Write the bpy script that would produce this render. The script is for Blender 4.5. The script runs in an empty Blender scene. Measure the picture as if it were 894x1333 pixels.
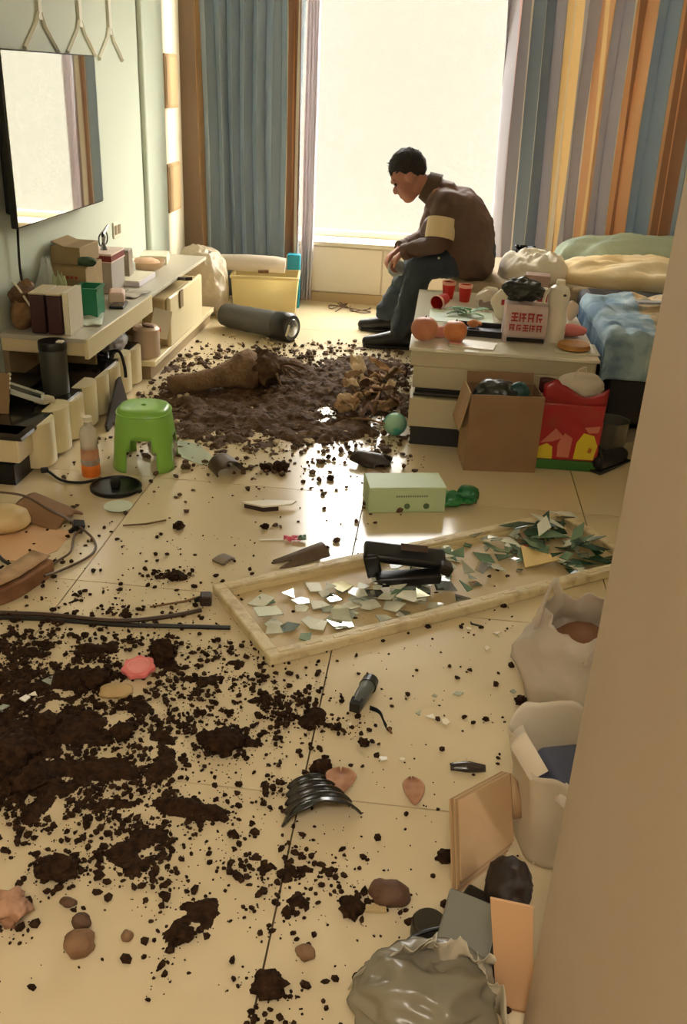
import bpy, bmesh, math, random
from mathutils import Vector, Matrix, Euler, noise
R = math.radians
S = bpy.context.scene
C = S.collection
random.seed(7)

# ---------------------------------------------------------------- camera
FPX, CH = 1197.0, 1.5
TH, YAW, ROLL = R(25.2), R(5.0), R(2.8)
fw = Vector((-math.sin(YAW)*math.cos(TH), math.cos(YAW)*math.cos(TH), -math.sin(TH)))
r0 = fw.cross(Vector((0, 0, 1))).normalized()
u0 = r0.cross(fw)
rt = r0*math.cos(ROLL) + u0*math.sin(ROLL)
up = -r0*math.sin(ROLL) + u0*math.cos(ROLL)
cam_d = bpy.data.cameras.new('camera')
cam = bpy.data.objects.new('camera', cam_d)
C.objects.link(cam)
m = Matrix((rt, up, -fw)).transposed().to_4x4()
m.translation = (0, 0, CH)
cam.matrix_world = m
cam_d.sensor_fit = 'VERTICAL'
cam_d.sensor_height = 36
cam_d.lens = FPX/1333*36
cam_d.clip_start = .02
S.camera = cam

def at(px, py, z=0.0):           # point of the photograph that lies at height z
    d = fw*FPX + rt*(px-447) - up*(py-666.5)
    t = (z-CH)/d.z
    return Vector((0, 0, CH)) + d*t
def atY(px, py, Y):              # point of the photograph that lies at depth Y
    d = fw*FPX + rt*(px-447) - up*(py-666.5)
    return Vector((0, 0, CH)) + d*(Y/d.y)

def lin(c):
    return tuple(((v/255)/12.92 if v/255 <= .04045 else ((v/255+.055)/1.055)**2.4) for v in c)

# ---------------------------------------------------------------- light
w = bpy.data.worlds.new('hazy_sky'); S.world = w
w.use_nodes = True
bg = w.node_tree.nodes['Background']
bg.inputs['Color'].default_value = (1.0, .97, .91, 1)
bg.inputs['Strength'].default_value = 17.0
sd = bpy.data.lights.new('hazy_sun', 'SUN')
sd.energy = 7.0; sd.angle = R(35); sd.color = (1, .93, .78)
so = bpy.data.objects.new('hazy_sun', sd); C.objects.link(so)
so.rotation_euler = Vector((-1.0, -.75, -.40)).to_track_quat('-Z', 'Y').to_euler()
so.location = (3, 12, 5)
S.view_settings.view_transform = 'Standard'
S.view_settings.look = 'None'
S.view_settings.exposure = 0.0
S.view_settings.gamma = 1
S.view_settings.use_curve_mapping = False

# ---------------------------------------------------------------- materials
MATS = {}
def M(name, rgb, rough=.6, metal=0, spec=.5, var=None, bump=None, transl=0, alpha=None, trans=0, coat=0):
    """var = (noise scale, second colour, low, high); bump = (scale, strength)"""
    if name in MATS: return MATS[name]
    mt = bpy.data.materials.new(name); mt.use_nodes = True
    nt = mt.node_tree; N = nt.nodes; L = nt.links
    b = N['Principled BSDF']; out = N['Material Output']
    col = lin(rgb)+(1,)
    b.inputs['Base Color'].default_value = col
    b.inputs['Roughness'].default_value = rough
    b.inputs['Metallic'].default_value = metal
    b.inputs['Specular IOR Level'].default_value = spec
    b.inputs['Transmission Weight'].default_value = trans
    b.inputs['Coat Weight'].default_value = coat
    tc = N.new('ShaderNodeTexCoord')
    csock = None
    if var:
        nz = N.new('ShaderNodeTexNoise'); nz.inputs['Scale'].default_value = var[0]; nz.inputs['Detail'].default_value = 6
        L.new(tc.outputs['Object'], nz.inputs['Vector'])
        rp = N.new('ShaderNodeValToRGB')
        rp.color_ramp.elements[0].position = var[2] if len(var) > 2 else .35
        rp.color_ramp.elements[1].position = var[3] if len(var) > 3 else .7
        rp.color_ramp.elements[0].color = col
        rp.color_ramp.elements[1].color = lin(var[1])+(1,)
        L.new(nz.outputs['Fac'], rp.inputs['Fac'])
        L.new(rp.outputs['Color'], b.inputs['Base Color']); csock = rp.outputs['Color']
    if bump:
        nb = N.new('ShaderNodeTexNoise'); nb.inputs['Scale'].default_value = bump[0]; nb.inputs['Detail'].default_value = 4
        L.new(tc.outputs['Object'], nb.inputs['Vector'])
        bp = N.new('ShaderNodeBump'); bp.inputs['Strength'].default_value = bump[1]; bp.inputs['Distance'].default_value = .01
        L.new(nb.outputs['Fac'], bp.inputs['Height']); L.new(bp.outputs['Normal'], b.inputs['Normal'])
    last = b.outputs['BSDF']
    if transl:
        tl = N.new('ShaderNodeBsdfTranslucent'); tl.inputs['Color'].default_value = col
        if csock: L.new(csock, tl.inputs['Color'])
        mx = N.new('ShaderNodeMixShader'); mx.inputs['Fac'].default_value = transl
        L.new(last, mx.inputs[1]); L.new(tl.outputs[0], mx.inputs[2]); last = mx.outputs[0]
    if alpha is not None:
        tp = N.new('ShaderNodeBsdfTransparent')
        mx = N.new('ShaderNodeMixShader'); mx.inputs['Fac'].default_value = alpha
        L.new(tp.outputs[0], mx.inputs[1]); L.new(last, mx.inputs[2]); last = mx.outputs[0]
    L.new(last, out.inputs['Surface'])
    MATS[name] = mt
    return mt

# ---------------------------------------------------------------- mesh helpers
_ico = {}
def ico(sub):
    if sub not in _ico:
        bm = bmesh.new(); bmesh.ops.create_icosphere(bm, subdivisions=sub, radius=1)
        _ico[sub] = ([v.co.copy() for v in bm.verts], [[v.index for v in f.verts] for f in bm.faces]); bm.free()
    return _ico[sub]

class MB:
    def __init__(s): s.v = []; s.f = []; s.uv = None
    def add(s, vs, fs, mat=None):
        o = len(s.v)
        s.v += [tuple(mat @ Vector(p)) if mat else tuple(p) for p in vs]
        s.f += [[i+o for i in q] for q in fs]
        return s
    def box(s, c, d, rot=(0, 0, 0)):
        x, y, z = (k/2 for k in d)
        vs = [(-x,-y,-z),(x,-y,-z),(x,y,-z),(-x,y,-z),(-x,-y,z),(x,-y,z),(x,y,z),(-x,y,z)]
        fs = [(3,2,1,0),(4,5,6,7),(0,1,5,4),(1,2,6,5),(2,3,7,6),(3,0,4,7)]
        return s.add(vs, fs, Matrix.Translation(c) @ Euler(rot).to_matrix().to_4x4())
    def b2(s, x0, x1, y0, y1, z0, z1):
        return s.box(((x0+x1)/2, (y0+y1)/2, (z0+z1)/2), (x1-x0, y1-y0, z1-z0))
    def tube(s, pts, rad, n=8, caps=True, squash=1):
        pts = [Vector(p) for p in pts]
        if not hasattr(rad, '__len__'): rad = [rad]*len(pts)
        vs = []; fs = []
        t = (pts[1]-pts[0]).normalized()
        a = t.orthogonal().normalized()
        for i, p in enumerate(pts):
            if 0 < i < len(pts)-1: t = (pts[i+1]-pts[i-1]).normalized()
            elif i: t = (pts[i]-pts[i-1]).normalized()
            a = (a - t*a.dot(t)).normalized(); b = t.cross(a)
            for k in range(n):
                an = 2*math.pi*k/n
                vs.append(p + (a*math.cos(an) + b*math.sin(an)*squash)*rad[i])
        for i in range(len(pts)-1):
            for k in range(n):
                k2 = (k+1) % n
                fs.append((i*n+k, i*n+k2, (i+1)*n+k2, (i+1)*n+k))
        if caps:
            fs.append(list(range(n))[::-1]); fs.append([(len(pts)-1)*n+k for k in range(n)])
        return s.add(vs, fs)
    def lathe(s, prof, n=24, mat=None, cap0=True, cap1=True):
        vs = []; fs = []
        for r, z in prof:
            for k in range(n):
                a = 2*math.pi*k/n; vs.append((r*math.cos(a), r*math.sin(a), z))
        for i in range(len(prof)-1):
            for k in range(n):
                k2 = (k+1) % n; fs.append((i*n+k, i*n+k2, (i+1)*n+k2, (i+1)*n+k))
        if cap0: fs.append(list(range(n))[::-1])
        if cap1: fs.append([(len(prof)-1)*n+k for k in range(n)])
        return s.add(vs, fs, mat)
    def prism(s, poly, z0, z1, mat=None):
        n = len(poly)
        vs = [(x, y, z0) for x, y in poly]+[(x, y, z1) for x, y in poly]
        fs = [list(range(n))[::-1], list(range(n, 2*n))]+[(i, (i+1) % n, (i+1) % n+n, i+n) for i in range(n)]
        return s.add(vs, fs, mat)
    def blob(s, c, r, seed=0, amp=.15, freq=1.5, sub=2, rot=(0, 0, 0), flat=None):
        if not hasattr(r, '__len__'): r = (r, r, r)
        vs, fs = ico(sub)
        o = Vector((seed*7.13, seed*3.7, seed*1.9))
        mt = Matrix.Translation(c) @ Euler(rot).to_matrix().to_4x4()
        pv = []
        for v in vs:
            k = 1+amp*noise.noise(v*freq+o)*2
            p = Vector((v.x*r[0]*k, v.y*r[1]*k, v.z*r[2]*k))
            if flat is not None: p.z = max(p.z, flat)
            pv.append(p)
        return s.add(pv, fs, mt)
    def crumple(s, c, r, seed=0, amp=.22, freq=1.6, sub=5, flat=None, rot=(0, 0, 0)):
        """crumpled film: creases run along the borders of cells, with hollows between them"""
        vs, fs = ico(sub); o = Vector((seed*5.3, seed*2.7, seed*1.1))
        mt = Matrix.Translation(c) @ Euler(rot).to_matrix().to_4x4(); pv = []
        for v in vs:
            d = noise.voronoi(v*freq+o)[0]; e = noise.voronoi(v*freq*2.3+o)[0]
            k = 1+.18*noise.noise(v*1.3+o)-amp*min(d[1]-d[0], .8)-.35*amp*min(e[1]-e[0], .7)
            p = Vector((v.x*r[0]*k, v.y*r[1]*k, v.z*r[2]*k))
            if flat is not None: p.z = max(p.z, flat)
            pv.append(p)
        return s.add(pv, fs, mt)
    def caps(s, p0, ra, p1, rb, n=12):     # tapered limb with round ends
        p0 = Vector(p0); p1 = Vector(p1)
        s.blob(p0, ra, amp=0); s.blob(p1, rb, amp=0)
        return s.tube([p0, p1], [ra, rb], n)
    def chain(s, pr):
        for (a, ra), (b, rb) in zip(pr, pr[1:]): s.caps(a, ra, b, rb)
        return s
    def sheet(s, fn, nu, nv, closed=False):
        vs = [fn(i/(nu-1), j/(nv-1)) for j in range(nv) for i in range(nu)]
        fs = [(j*nu+i, j*nu+i+1, (j+1)*nu+i+1, (j+1)*nu+i) for j in range(nv-1) for i in range(nu-1)]
        if not s.v: s.uv = [(i/(nu-1), j/(nv-1)) for j in range(nv) for i in range(nu)]
        return s.add(vs, fs)
    def build(s, name, mat, parent=None, smooth=True, bevel=0, seg=2, solid=0, sub=0, remesh=0, smit=0, disp=None, angle=40):
        me = bpy.data.meshes.new(name)
        me.from_pydata([tuple(v) for v in s.v], [], s.f)
        if s.uv and len(s.uv) == len(s.v):
            ul = me.uv_layers.new(name='UVMap')
            for l in me.loops: ul.data[l.index].uv = s.uv[l.vertex_index]
        me.update()
        me.materials.append(mat)
        if smooth: 
            me.polygons.foreach_set('use_smooth', [True]*len(me.polygons))
            if angle: me.set_sharp_from_angle(angle=R(angle))
        o = bpy.data.objects.new(name, me); C.objects.link(o)
        if parent: o.parent = parent
        if solid:
            q = o.modifiers.new('solid', 'SOLIDIFY'); q.thickness = solid; q.offset = 0
        if bevel:
            q = o.modifiers.new('bevel', 'BEVEL'); q.width = bevel; q.segments = seg; q.limit_method = 'ANGLE'
        if remesh:
            q = o.modifiers.new('remesh', 'REMESH'); q.mode = 'VOXEL'; q.voxel_size = remesh; q.use_smooth_shade = True
        if smit:
            q = o.modifiers.new('smooth', 'SMOOTH'); q.factor = .5; q.iterations = smit
        if disp:
            tx = bpy.data.textures.new(name+'_fold', 'CLOUDS'); tx.noise_scale = disp[0]; tx.noise_depth = 1
            q = o.modifiers.new('folds', 'DISPLACE'); q.texture = tx; q.strength = disp[1]; q.mid_level = .5
            q.texture_coords = 'LOCAL'
        if sub:
            q = o.modifiers.new('sub', 'SUBSURF'); q.levels = sub; q.render_levels = sub
        return o

def tag(o, label, cat, group=None, kind=None):
    o['label'] = label; o['category'] = cat
    if group: o['group'] = group
    if kind: o['kind'] = kind
    return o
def thing(name, label, cat, loc=(0, 0, 0), rz=0, group=None, rot=None):
    o = bpy.data.objects.new(name, None); C.objects.link(o)
    o.empty_display_size = .05
    o.location = loc; o.rotation_euler = rot if rot else (0, 0, rz)
    return tag(o, label, cat, group)
def struct(o): o['kind'] = 'structure'; return o
def place(o, loc, rz=0, rot=None):
    o.location = loc; o.rotation_euler = rot if rot else (0, 0, rz); return o
def fnoise(x, y, z=0): return noise.noise(Vector((x, y, z)))
def bez(pts, n=8):
    """smooth path through points"""
    P = [Vector(p) for p in pts]; out = []
    for i in range(len(P)-1):
        a = P[max(i-1, 0)]; b = P[i]; c = P[i+1]; d = P[min(i+2, len(P)-1)]
        for k in range(n):
            t = k/n
            out.append(.5*((2*b)+(c-a)*t+(2*a-5*b+4*c-d)*t*t+(3*b-a-3*c+d)*t**3))
    out.append(P[-1]); return out

# palette
m_tile = M('cream_tile', (218, 200, 162), .17, spec=.5, var=(1.6, (226, 209, 172), .35, .7))
m_grout = M('grout', (120, 98, 66), .8)
m_tvwall = M('tv_wall_paint', (206, 214, 196), .5)
m_wallc = M('cream_wall', (228, 217, 188), .7)
m_jamb = M('beige_jamb', (194, 178, 160), .55, var=(3, (188, 171, 150)))
m_wall_shade = M('wall_shade_brown', (132, 108, 80), .7)
m_plaque = M('plaque', (176, 142, 98), .6)
m_white = M('white_paint', (232, 224, 200), .4)
m_cream = M('cream_lacquer', (232, 218, 176), .3)
m_black = M('black_plastic', (18, 17, 17), .35)
m_blackm = M('black_matte', (22, 20, 19), .7)
m_soil = M('dark_soil', (44, 29, 18), .95, spec=.15, var=(60, (72, 50, 32), .4, .7), bump=(150, .6))
m_soil2 = M('brown_soil', (84, 62, 44), .8, spec=.3, var=(30, (116, 90, 64), .4, .7), bump=(150, .6))
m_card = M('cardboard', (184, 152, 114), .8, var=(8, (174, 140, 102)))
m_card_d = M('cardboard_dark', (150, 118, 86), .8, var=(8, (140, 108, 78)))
m_wbag = M('white_film', (236, 226, 212), .32, transl=.35, bump=(14, .6))
m_green = M('green_plastic', (140, 196, 84), .3)
m_skin = M('skin', (176, 120, 98), .55)
m_metal = M('steel', (150, 150, 150), .25, metal=1)

# ================================================================ the setting
XL, XR, YB = -1.9, 2.05, 6.95
fl = struct(MB().b2(-2.0, 2.45, -.95, 7.3, -.12, -.022).build('floor', m_grout, smooth=False))
T = .86
tm = None
for i in range(5):
    for j in range(9):
        if tm is None:
            t = MB().box((0, 0, -.011), (T-.004, T-.004, .022)).build('tile', m_tile, fl, smooth=False); tm = t
        else:
            t = bpy.data.objects.new('tile', tm.data); C.objects.link(t); t.parent = fl
        t.location = (-1.93+T*(i+.5), -.95+T*(j+.5), 0)
struct(MB().b2(-2.1, 2.2, -.95, 7.3, 2.7, 2.8).build('ceiling', M('ceiling_paint', (236, 230, 214), .8), smooth=False))
wl = struct(MB().b2(XL-.12, XL, -.95, 7.1, 0, 2.7).build('wall_left', m_wallc, smooth=False))
MB().b2(XL, XL+.012, 2.2, 5.96, 0, 2.7).build('wall_panel', m_tvwall, wl, smooth=False)
MB().b2(XL, XL+.045, 5.965, 6.40, 0, 2.7).build('pilaster', m_tvwall, wl, bevel=.03, seg=4)
# raised line motif on the tv wall
mo = M('white_moulding', (240, 238, 222), .4)
for yc, zb in ((4.53, 1.68), (5.03, 1.675), (5.47, 1.66)):
    MB().b2(XL+.010, XL+.026, yc-.02, yc+.02, zb, 2.7).build('moulding_strip', mo, wl, smooth=False)
    for sgn in (-1, 1):
        MB().tube([(XL+.016, yc+sgn*.015, zb+.03), (XL+.016, yc+sgn*.05, zb-.02), (XL+.016, yc+sgn*.19, zb-.12)], .013, 6).build('moulding_strip', mo, wl)
struct(MB().b2(XR, XR+.12, 1.2, 7.1, 0, 2.7).build('wall_right', m_wallc, smooth=False))
# back wall: around the window opening
WX0, WX1, WZ0, WZ1 = -1.5, 1.9, .43, 2.5
wb = struct(MB().b2(-2.0, WX0, YB, 7.12, 0, 2.7).b2(WX1, 2.17, YB, 7.12, 0, 2.7).b2(WX0, WX1, YB, 7.12, 0, WZ0)
            .b2(WX0, WX1, YB, 7.12, WZ1, 2.7).build('wall_back', m_wallc, smooth=False))
MB().b2(XL, -1.62, YB-.012, YB, 0, 2.7).build('wall_shade_strip', m_wall_shade, wb, smooth=False)  # shadowed wall beside the curtain, its shade painted as a brown strip
# window seat with panels under the sill
sl = struct(MB().b2(-1.55, 2.0, 6.80, YB, 0, .40).build('trim_1', M('seat_box', (236, 224, 204), .6), smooth=False))
MB().b2(-1.55, 2.0, 6.765, 7.1, .405, .435).build('sill', m_white, sl, bevel=.005)
m_pan = M('seat_panel', (240, 230, 210), .5)
for k in range(6):
    x0 = -1.5+.55*k
    MB().b2(x0+.005, x0+.545, 6.785, 6.80, .075, .395).build('panel', m_pan, sl, bevel=.004)
MB().b2(-1.55, 2.0, 6.78, 6.80, 0, .07).build('kickboard', M('kick', (206, 180, 138), .6), sl, smooth=False)
# window
wn = struct(MB().b2(WX0, WX1, 7.04, 7.09, WZ0, WZ0+.05).b2(WX0, WX1, 7.04, 7.09, WZ1-.05, WZ1).b2(WX0, WX0+.045, 7.04, 7.09, WZ0+.05, WZ1-.05)
            .b2(WX1-.045, WX1, 7.04, 7.09, WZ0+.05, WZ1-.05).build('window_1', m_white, smooth=False))
m_glass = M('window_glass', (250, 250, 245), .05, alpha=.04)
MB().b2(WX0+.045, .36, 7.058, 7.064, WZ0+.05, WZ1-.05).build('pane', m_glass, wn, smooth=False)
MB().b2(.40, WX1-.045, 7.058, 7.064, WZ0+.05, WZ1-.05).build('pane', m_glass, wn, smooth=False)
MB().b2(.36, .40, 7.04, 7.09, WZ0+.05, WZ1-.05).build('mullion', m_white, wn, smooth=False)
# near jamb of the opening the photograph is taken through, and the hall behind
jb = struct(MB().b2(.262, .60, -.95, 1.12, 0, 2.7).build('wall_jamb', m_jamb, bevel=.012, seg=3))
struct(MB().b2(.60, 2.17, 1.0, 1.12, 0, 2.7).build('wall_front', m_wallc, smooth=False))
struct(MB().b2(-2.0, .6, -1.05, -.95, 0, 2.7).build('wall_hall', m_wallc, smooth=False))

# added wall outside, its colour tuned so the window reads as washed-out cream
struct(MB().b2(-14, 16, 14, 14.4, -9, 3.3).build('wall_backdrop', M('backdrop_grey', (60, 59, 51), .9), smooth=False))
# fill lamp, added out of frame to brighten the foreground
def fill_lamp(x, y, power, size, label):
    t = thing('fill_lamp', label, 'lamp', (x, y, 2.7))
    MB().lathe([(size*.55, -.02), (size*.55, 0)], 32).build('lamp_base', m_white, t)
    em = bpy.data.materials.get('fill_glow')
    if not em:
        em = bpy.data.materials.new('fill_glow'); em.use_nodes = True
        b = em.node_tree.nodes['Principled BSDF']; b.inputs['Emission Color'].default_value = (1, .82, .55, 1); b.inputs['Emission Strength'].default_value = 2
    MB().lathe([(size*.2, -.09), (size*.42, -.075), (size*.5, -.04), (size*.5, -.02)], 32).build('lamp_shade', em, t)
    ld = bpy.data.lights.new('fill_lamp_light', 'AREA'); ld.shape = 'DISK'; ld.size = size; ld.energy = power; ld.color = (1, .92, .82)
    lo = bpy.data.objects.new('fill_lamp_light', ld); C.objects.link(lo); lo.parent = t; lo.location = (0, 0, -.10)
fill_lamp(.0, -.5, 37, .8, 'round white fill lamp added over the entrance')

# ================================================================ curtains
def stripe_mat(name, stops, transl=.3, rough=.8, blotch=None):
    mt = bpy.data.materials.new(name); mt.use_nodes = True
    nt = mt.node_tree; N = nt.nodes; L = nt.links
    b = N['Principled BSDF']; b.inputs['Roughness'].default_value = rough; b.inputs['Specular IOR Level'].default_value = .2
    uv = N.new('ShaderNodeUVMap'); uv.uv_map = 'UVMap'
    sp = N.new('ShaderNodeSeparateXYZ'); L.new(uv.outputs[0], sp.inputs[0])
    rp = N.new('ShaderNodeValToRGB'); rp.color_ramp.interpolation = 'CONSTANT'
    e = rp.color_ramp.elements
    for i, (p, c) in enumerate(stops):
        el = e[i] if i < 2 else e.new(p)
        el.position = p; el.color = lin(c)+(1,)
    L.new(sp.outputs[0], rp.inputs[0]); L.new(rp.outputs[0], b.inputs['Base Color'])
    if blotch:
        tc = N.new('ShaderNodeTexCoord'); nz = N.new('ShaderNodeTexNoise'); nz.inputs['Scale'].default_value = blotch; nz.inputs['Detail'].default_value = 8
        L.new(tc.outputs['Object'], nz.inputs['Vector'])
        r2 = N.new('ShaderNodeValToRGB'); r2.color_ramp.elements[0].position = .38; r2.color_ramp.elements[1].position = .62
        r2.color_ramp.elements[0].color = (.42, .5, .6, 1); r2.color_ramp.elements[1].color = (1, 1, 1, 1)
        L.new(nz.outputs['Fac'], r2.inputs[0])
        mc = N.new('ShaderNodeMix'); mc.data_type = 'RGBA'; mc.blend_type = 'MULTIPLY'; mc.inputs[0].default_value = 1
        L.new(rp.outputs[0], mc.inputs[6]); L.new(r2.outputs[0], mc.inputs[7]); L.new(mc.outputs[2], b.inputs['Base Color'])
    tl = N.new('ShaderNodeBsdfTranslucent'); L.new(rp.outputs[0], tl.inputs[0])
    mx = N.new('ShaderNodeMixShader'); mx.inputs[0].default_value = transl
    L.new(b.outputs[0], mx.inputs[1]); L.new(tl.outputs[0], mx.inputs[2]); L.new(mx.outputs[0], N['Material Output'].inputs[0])
    return mt
BLUE = (168, 182, 194); GOLD = (246, 226, 184); ORNG = (230, 194, 156); BRN = (176, 138, 112); CRM = (244, 236, 220); LAV = (190, 186, 192); DBL = (146, 156, 166)
mc_l = stripe_mat('left_curtain_cloth', [(0, (196, 160, 120)), (.02, BLUE), (.84, CRM), (.855, BRN), (.885, (224, 180, 140)), (.905, BRN), (.935, CRM), (.95, (150, 112, 96)), (.98, BLUE)], .12)
mc_r = stripe_mat('right_curtain_cloth', [(0, LAV), (.04, (214, 172, 166)), (.047, LAV), (.085, CRM), (.105, DBL), (.137, CRM), (.142, DBL), (.18, LAV), (.23, GOLD), (.245, CRM), (.255, BRN), (.26, GOLD), (.285, LAV), (.345, CRM), (.352, ORNG), (.368, GOLD), (.378, ORNG), (.40, LAV),  # first two cream bands are highlights of lit folds painted into the cloth
                                          (.464, CRM), (.475, ORNG), (.492, BRN), (.515, ORNG), (.55, BLUE), (.645, ORNG), (.66, BRN), (.68, ORNG), (.70, BRN), (.73, BLUE), (.84, ORNG), (.88, BRN), (.92, BLUE)], .16)
def curtain(name, x0, x1, xb0, xb1, y, z0, z1, nf, amp, mat, seed, parent, part):
    rnd = random.Random(seed)
    ph = [rnd.uniform(-.5, .5) for _ in range(40)]
    def fn(u, v):
        z = z0+(z1-z0)*v
        xa = xb0+(x0-xb0)*v; xe = xb1+(x1-xb1)*v
        k = u*nf + .35*fnoise(u*6+seed, v*1.2)
        a = amp*(.75+.5*fnoise(u*9+3*seed, v*.7))*(1.1-.25*v)
        s = math.sin(2*math.pi*k)
        s = math.copysign(abs(s)**.8, s)
        return (xa+(xe-xa)*u + .25*amp*math.sin(4*math.pi*k), y + a*s, z)
    return MB().sheet(fn, int(nf*14)+1, 26).build(part, mat, parent, solid=.004, angle=0)
def curtain_thing(name, label, x, y, z):
    return thing(name, label, 'curtain', (0, 0, 0))
c1 = curtain_thing('curtain', 'blue-grey floor-length curtain beside the storage box, brown striped edge', 0, 0, 0)
curtain('curtain', -1.73, -.985, -1.67, -.985, 6.66, .03, 2.58, 8, .045, mc_l, 3, c1, 'cloth')
c2 = curtain_thing('curtain', 'blue-grey curtain with gold and orange stripes behind the sofa', 0, 0, 0)
curtain('curtain', .27, 1.95, .36, 1.98, 6.66, .03, 2.58, 12, .05, mc_r, 11, c2, 'cloth')
m_sheer = M('sheer_white', (226, 220, 222), .8, transl=.45)
c3 = curtain_thing('sheer_curtain', 'narrow bunched white sheer curtain at the window edge', 0, 0, 0)
curtain('sheer', -.985, -.895, -.985, -.905, 6.71, .03, 2.58, 4, .025, m_sheer, 5, c3, 'cloth')
rod = thing('curtain_rod', 'long white curtain rod along the top of the window', 'curtain rod')
MB().tube([(-1.85, 6.66, 2.60), (2.0, 6.66, 2.60)], .018, 12).build('rod', m_white, rod)
for x in (-1.8, 0, 1.95): MB().b2(x-.015, x+.015, 6.64, YB, 2.57, 2.63).build('bracket', m_white, rod)

# wall plaques (two brown panels on the wall by the curtain)
for z0, z1, lb in ((1.27, 1.60, 'upper brown panel on the cream wall beside the blue curtain'), (.60, .92, 'lower brown panel on the cream wall beside the blue curtain')):
    t = thing('wall_plaque', lb, 'wall panel', (XL, 6.66, z0))
    MB().b2(.0, .018, -.15, .15, 0, z1-z0).build('board', m_plaque, t, bevel=.004)
    MB().b2(.016, .022, -.13, .13, .02, z1-z0-.02).build('face', M('plaque_face', (184, 152, 108), .5), t, smooth=False)

# ================================================================ television
tv = thing('television', 'flat black television mounted on the pale wall, screen mirroring the window', 'television', (XL+.03, 4.43, .855), R(-.35))
MB().b2(.0, .045, -.47, .47, .05, .65).build('rear_housing', m_black, tv, bevel=.01)
MB().b2(.045, .075, -.525, .525, 0, .695).build('frame', m_black, tv, bevel=.006)
m_scr = M('screen_glass', (246, 244, 238), .03, metal=.97)
MB().b2(.0752, .0775, -.519, .519, .008, .689).build('screen', m_scr, tv, smooth=False)
MB().b2(-.014, .0, -.2, .2, .2, .55).build('wall_bracket', m_metal, tv, smooth=False)
tag(MB().tube(bez([(XL+.05, 4.02, .87), (XL+.04, 4.02, .66), (XL+.05, 4.03, .53), (XL+.06, 4.05, .45)]), .006, 6).build('cable', m_black), 'thin black cable hanging down from the television', 'cable')

# ================================================================ tv cabinet
cab = thing('tv_cabinet', 'long low cream tv cabinet with scalloped drawer fronts and black base', 'cabinet', (0, 0, 0))
m_cab_in = M('cabinet_inside', (150, 128, 96), .6)
MB().b2(XL+.015, -1.57, 3.16, 4.62, 0, .085).build('plinth', m_black, cab, smooth=False)
MB().b2(XL+.015, -1.55, 3.17, 4.60, .09, .185).build('body', M('cabinet_end', (226, 208, 168), .4), cab, bevel=.004)
MB().b2(XL+.015, -1.53, 3.165, 4.62, .185, .20).build('low_top', M('dark_glass_top', (48, 44, 40), .12), cab, smooth=False)
# scalloped front: one rounded panel after another
nsc = 8
for k in range(nsc):
    y0 = 3.30+k*(4.62-3.30)/nsc; y1 = y0+(4.62-3.30)/nsc
    rr = (y1-y0)/2
    poly = [(-1.575, y0+.002)]+[(-1.548+.05*math.sin(math.pi*q/8), y0+.002+(2*rr-.004)*(1-math.cos(math.pi*q/8))/2) for q in range(9)]+[(-1.575, y1-.002)]
    MB().prism(poly[::-1], .015, .198+.008*math.sin(k*2.3)).build('scalloped_front', m_cream, cab, angle=50)
MB().b2(XL+.015, -1.56, 3.20, 3.29, .09, .20).build('end_gap', m_blackm, cab, smooth=False)
# far low shelf
MB().b2(XL+.015, -1.47, 4.62, 5.95, 0, .07).build('plinth', M('shelf_base', (150, 128, 92), .6), cab, smooth=False)
MB().b2(XL+.015, -1.445, 4.62, 5.95, .07, .10).build('lower_shelf', m_cream, cab, bevel=.004)
# upper tier
MB().b2(XL+.015, -1.49, 3.80, 5.95, .405, .425).build('top_board', M('top_grey', (196, 190, 172), .3), cab, bevel=.003)
MB().b2(XL+.015, -1.505, 3.81, 4.0, .345, .405).build('upper_drawer', M('cabinet_end', (0, 0, 0)), cab, bevel=.003)
MB().b2(-1.505, -1.485, 3.80, 4.75, .335, .424).build('upper_front', m_cream, cab, bevel=.003)
MB().b2(XL+.015, -1.86, 3.82, 5.95, .1, .405).build('back_panel', m_cab_in, cab, smooth=False)
for y in (4.1, 4.66): MB().b2(XL+.03, -1.57, y, y+.02, .222, .405).build('divider', m_cab_in, cab, smooth=False)
# protruding far drawer unit
MB().b2(-1.86, -1.465, 4.93, 5.62, .10, .365).build('drawer_box', M('drawer_side_shade', (200, 178, 130), .5), cab, bevel=.02, seg=4)  # side browner than the front, shade put into its colour
MB().b2(-1.465, -1.44, 4.92, 5.63, .10, .375).build('drawer_front', m_cream, cab, bevel=.01)
MB().b2(-1.438, -1.43, 5.10, 5.16, .28, .375).build('drawer_pull', m_cab_in, cab, smooth=False)

# ---- things on and in the cabinet
ZT, ZL = .426, .201
def simple_box(name, label, cat, loc, d, mat, rz=0, bevel=.004, group=None, tape=None, rot=None):
    t = thing(name, label, cat, loc, rz, group, rot)
    MB().box((0, 0, d[2]/2), d).build('body', mat, t, bevel=bevel)
    if tape: MB().box((0, 0, d[2]/2), (d[0]*.2, d[1]+.004, d[2]+.004)).build('tape', tape, t, smooth=False)
    return t
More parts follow.
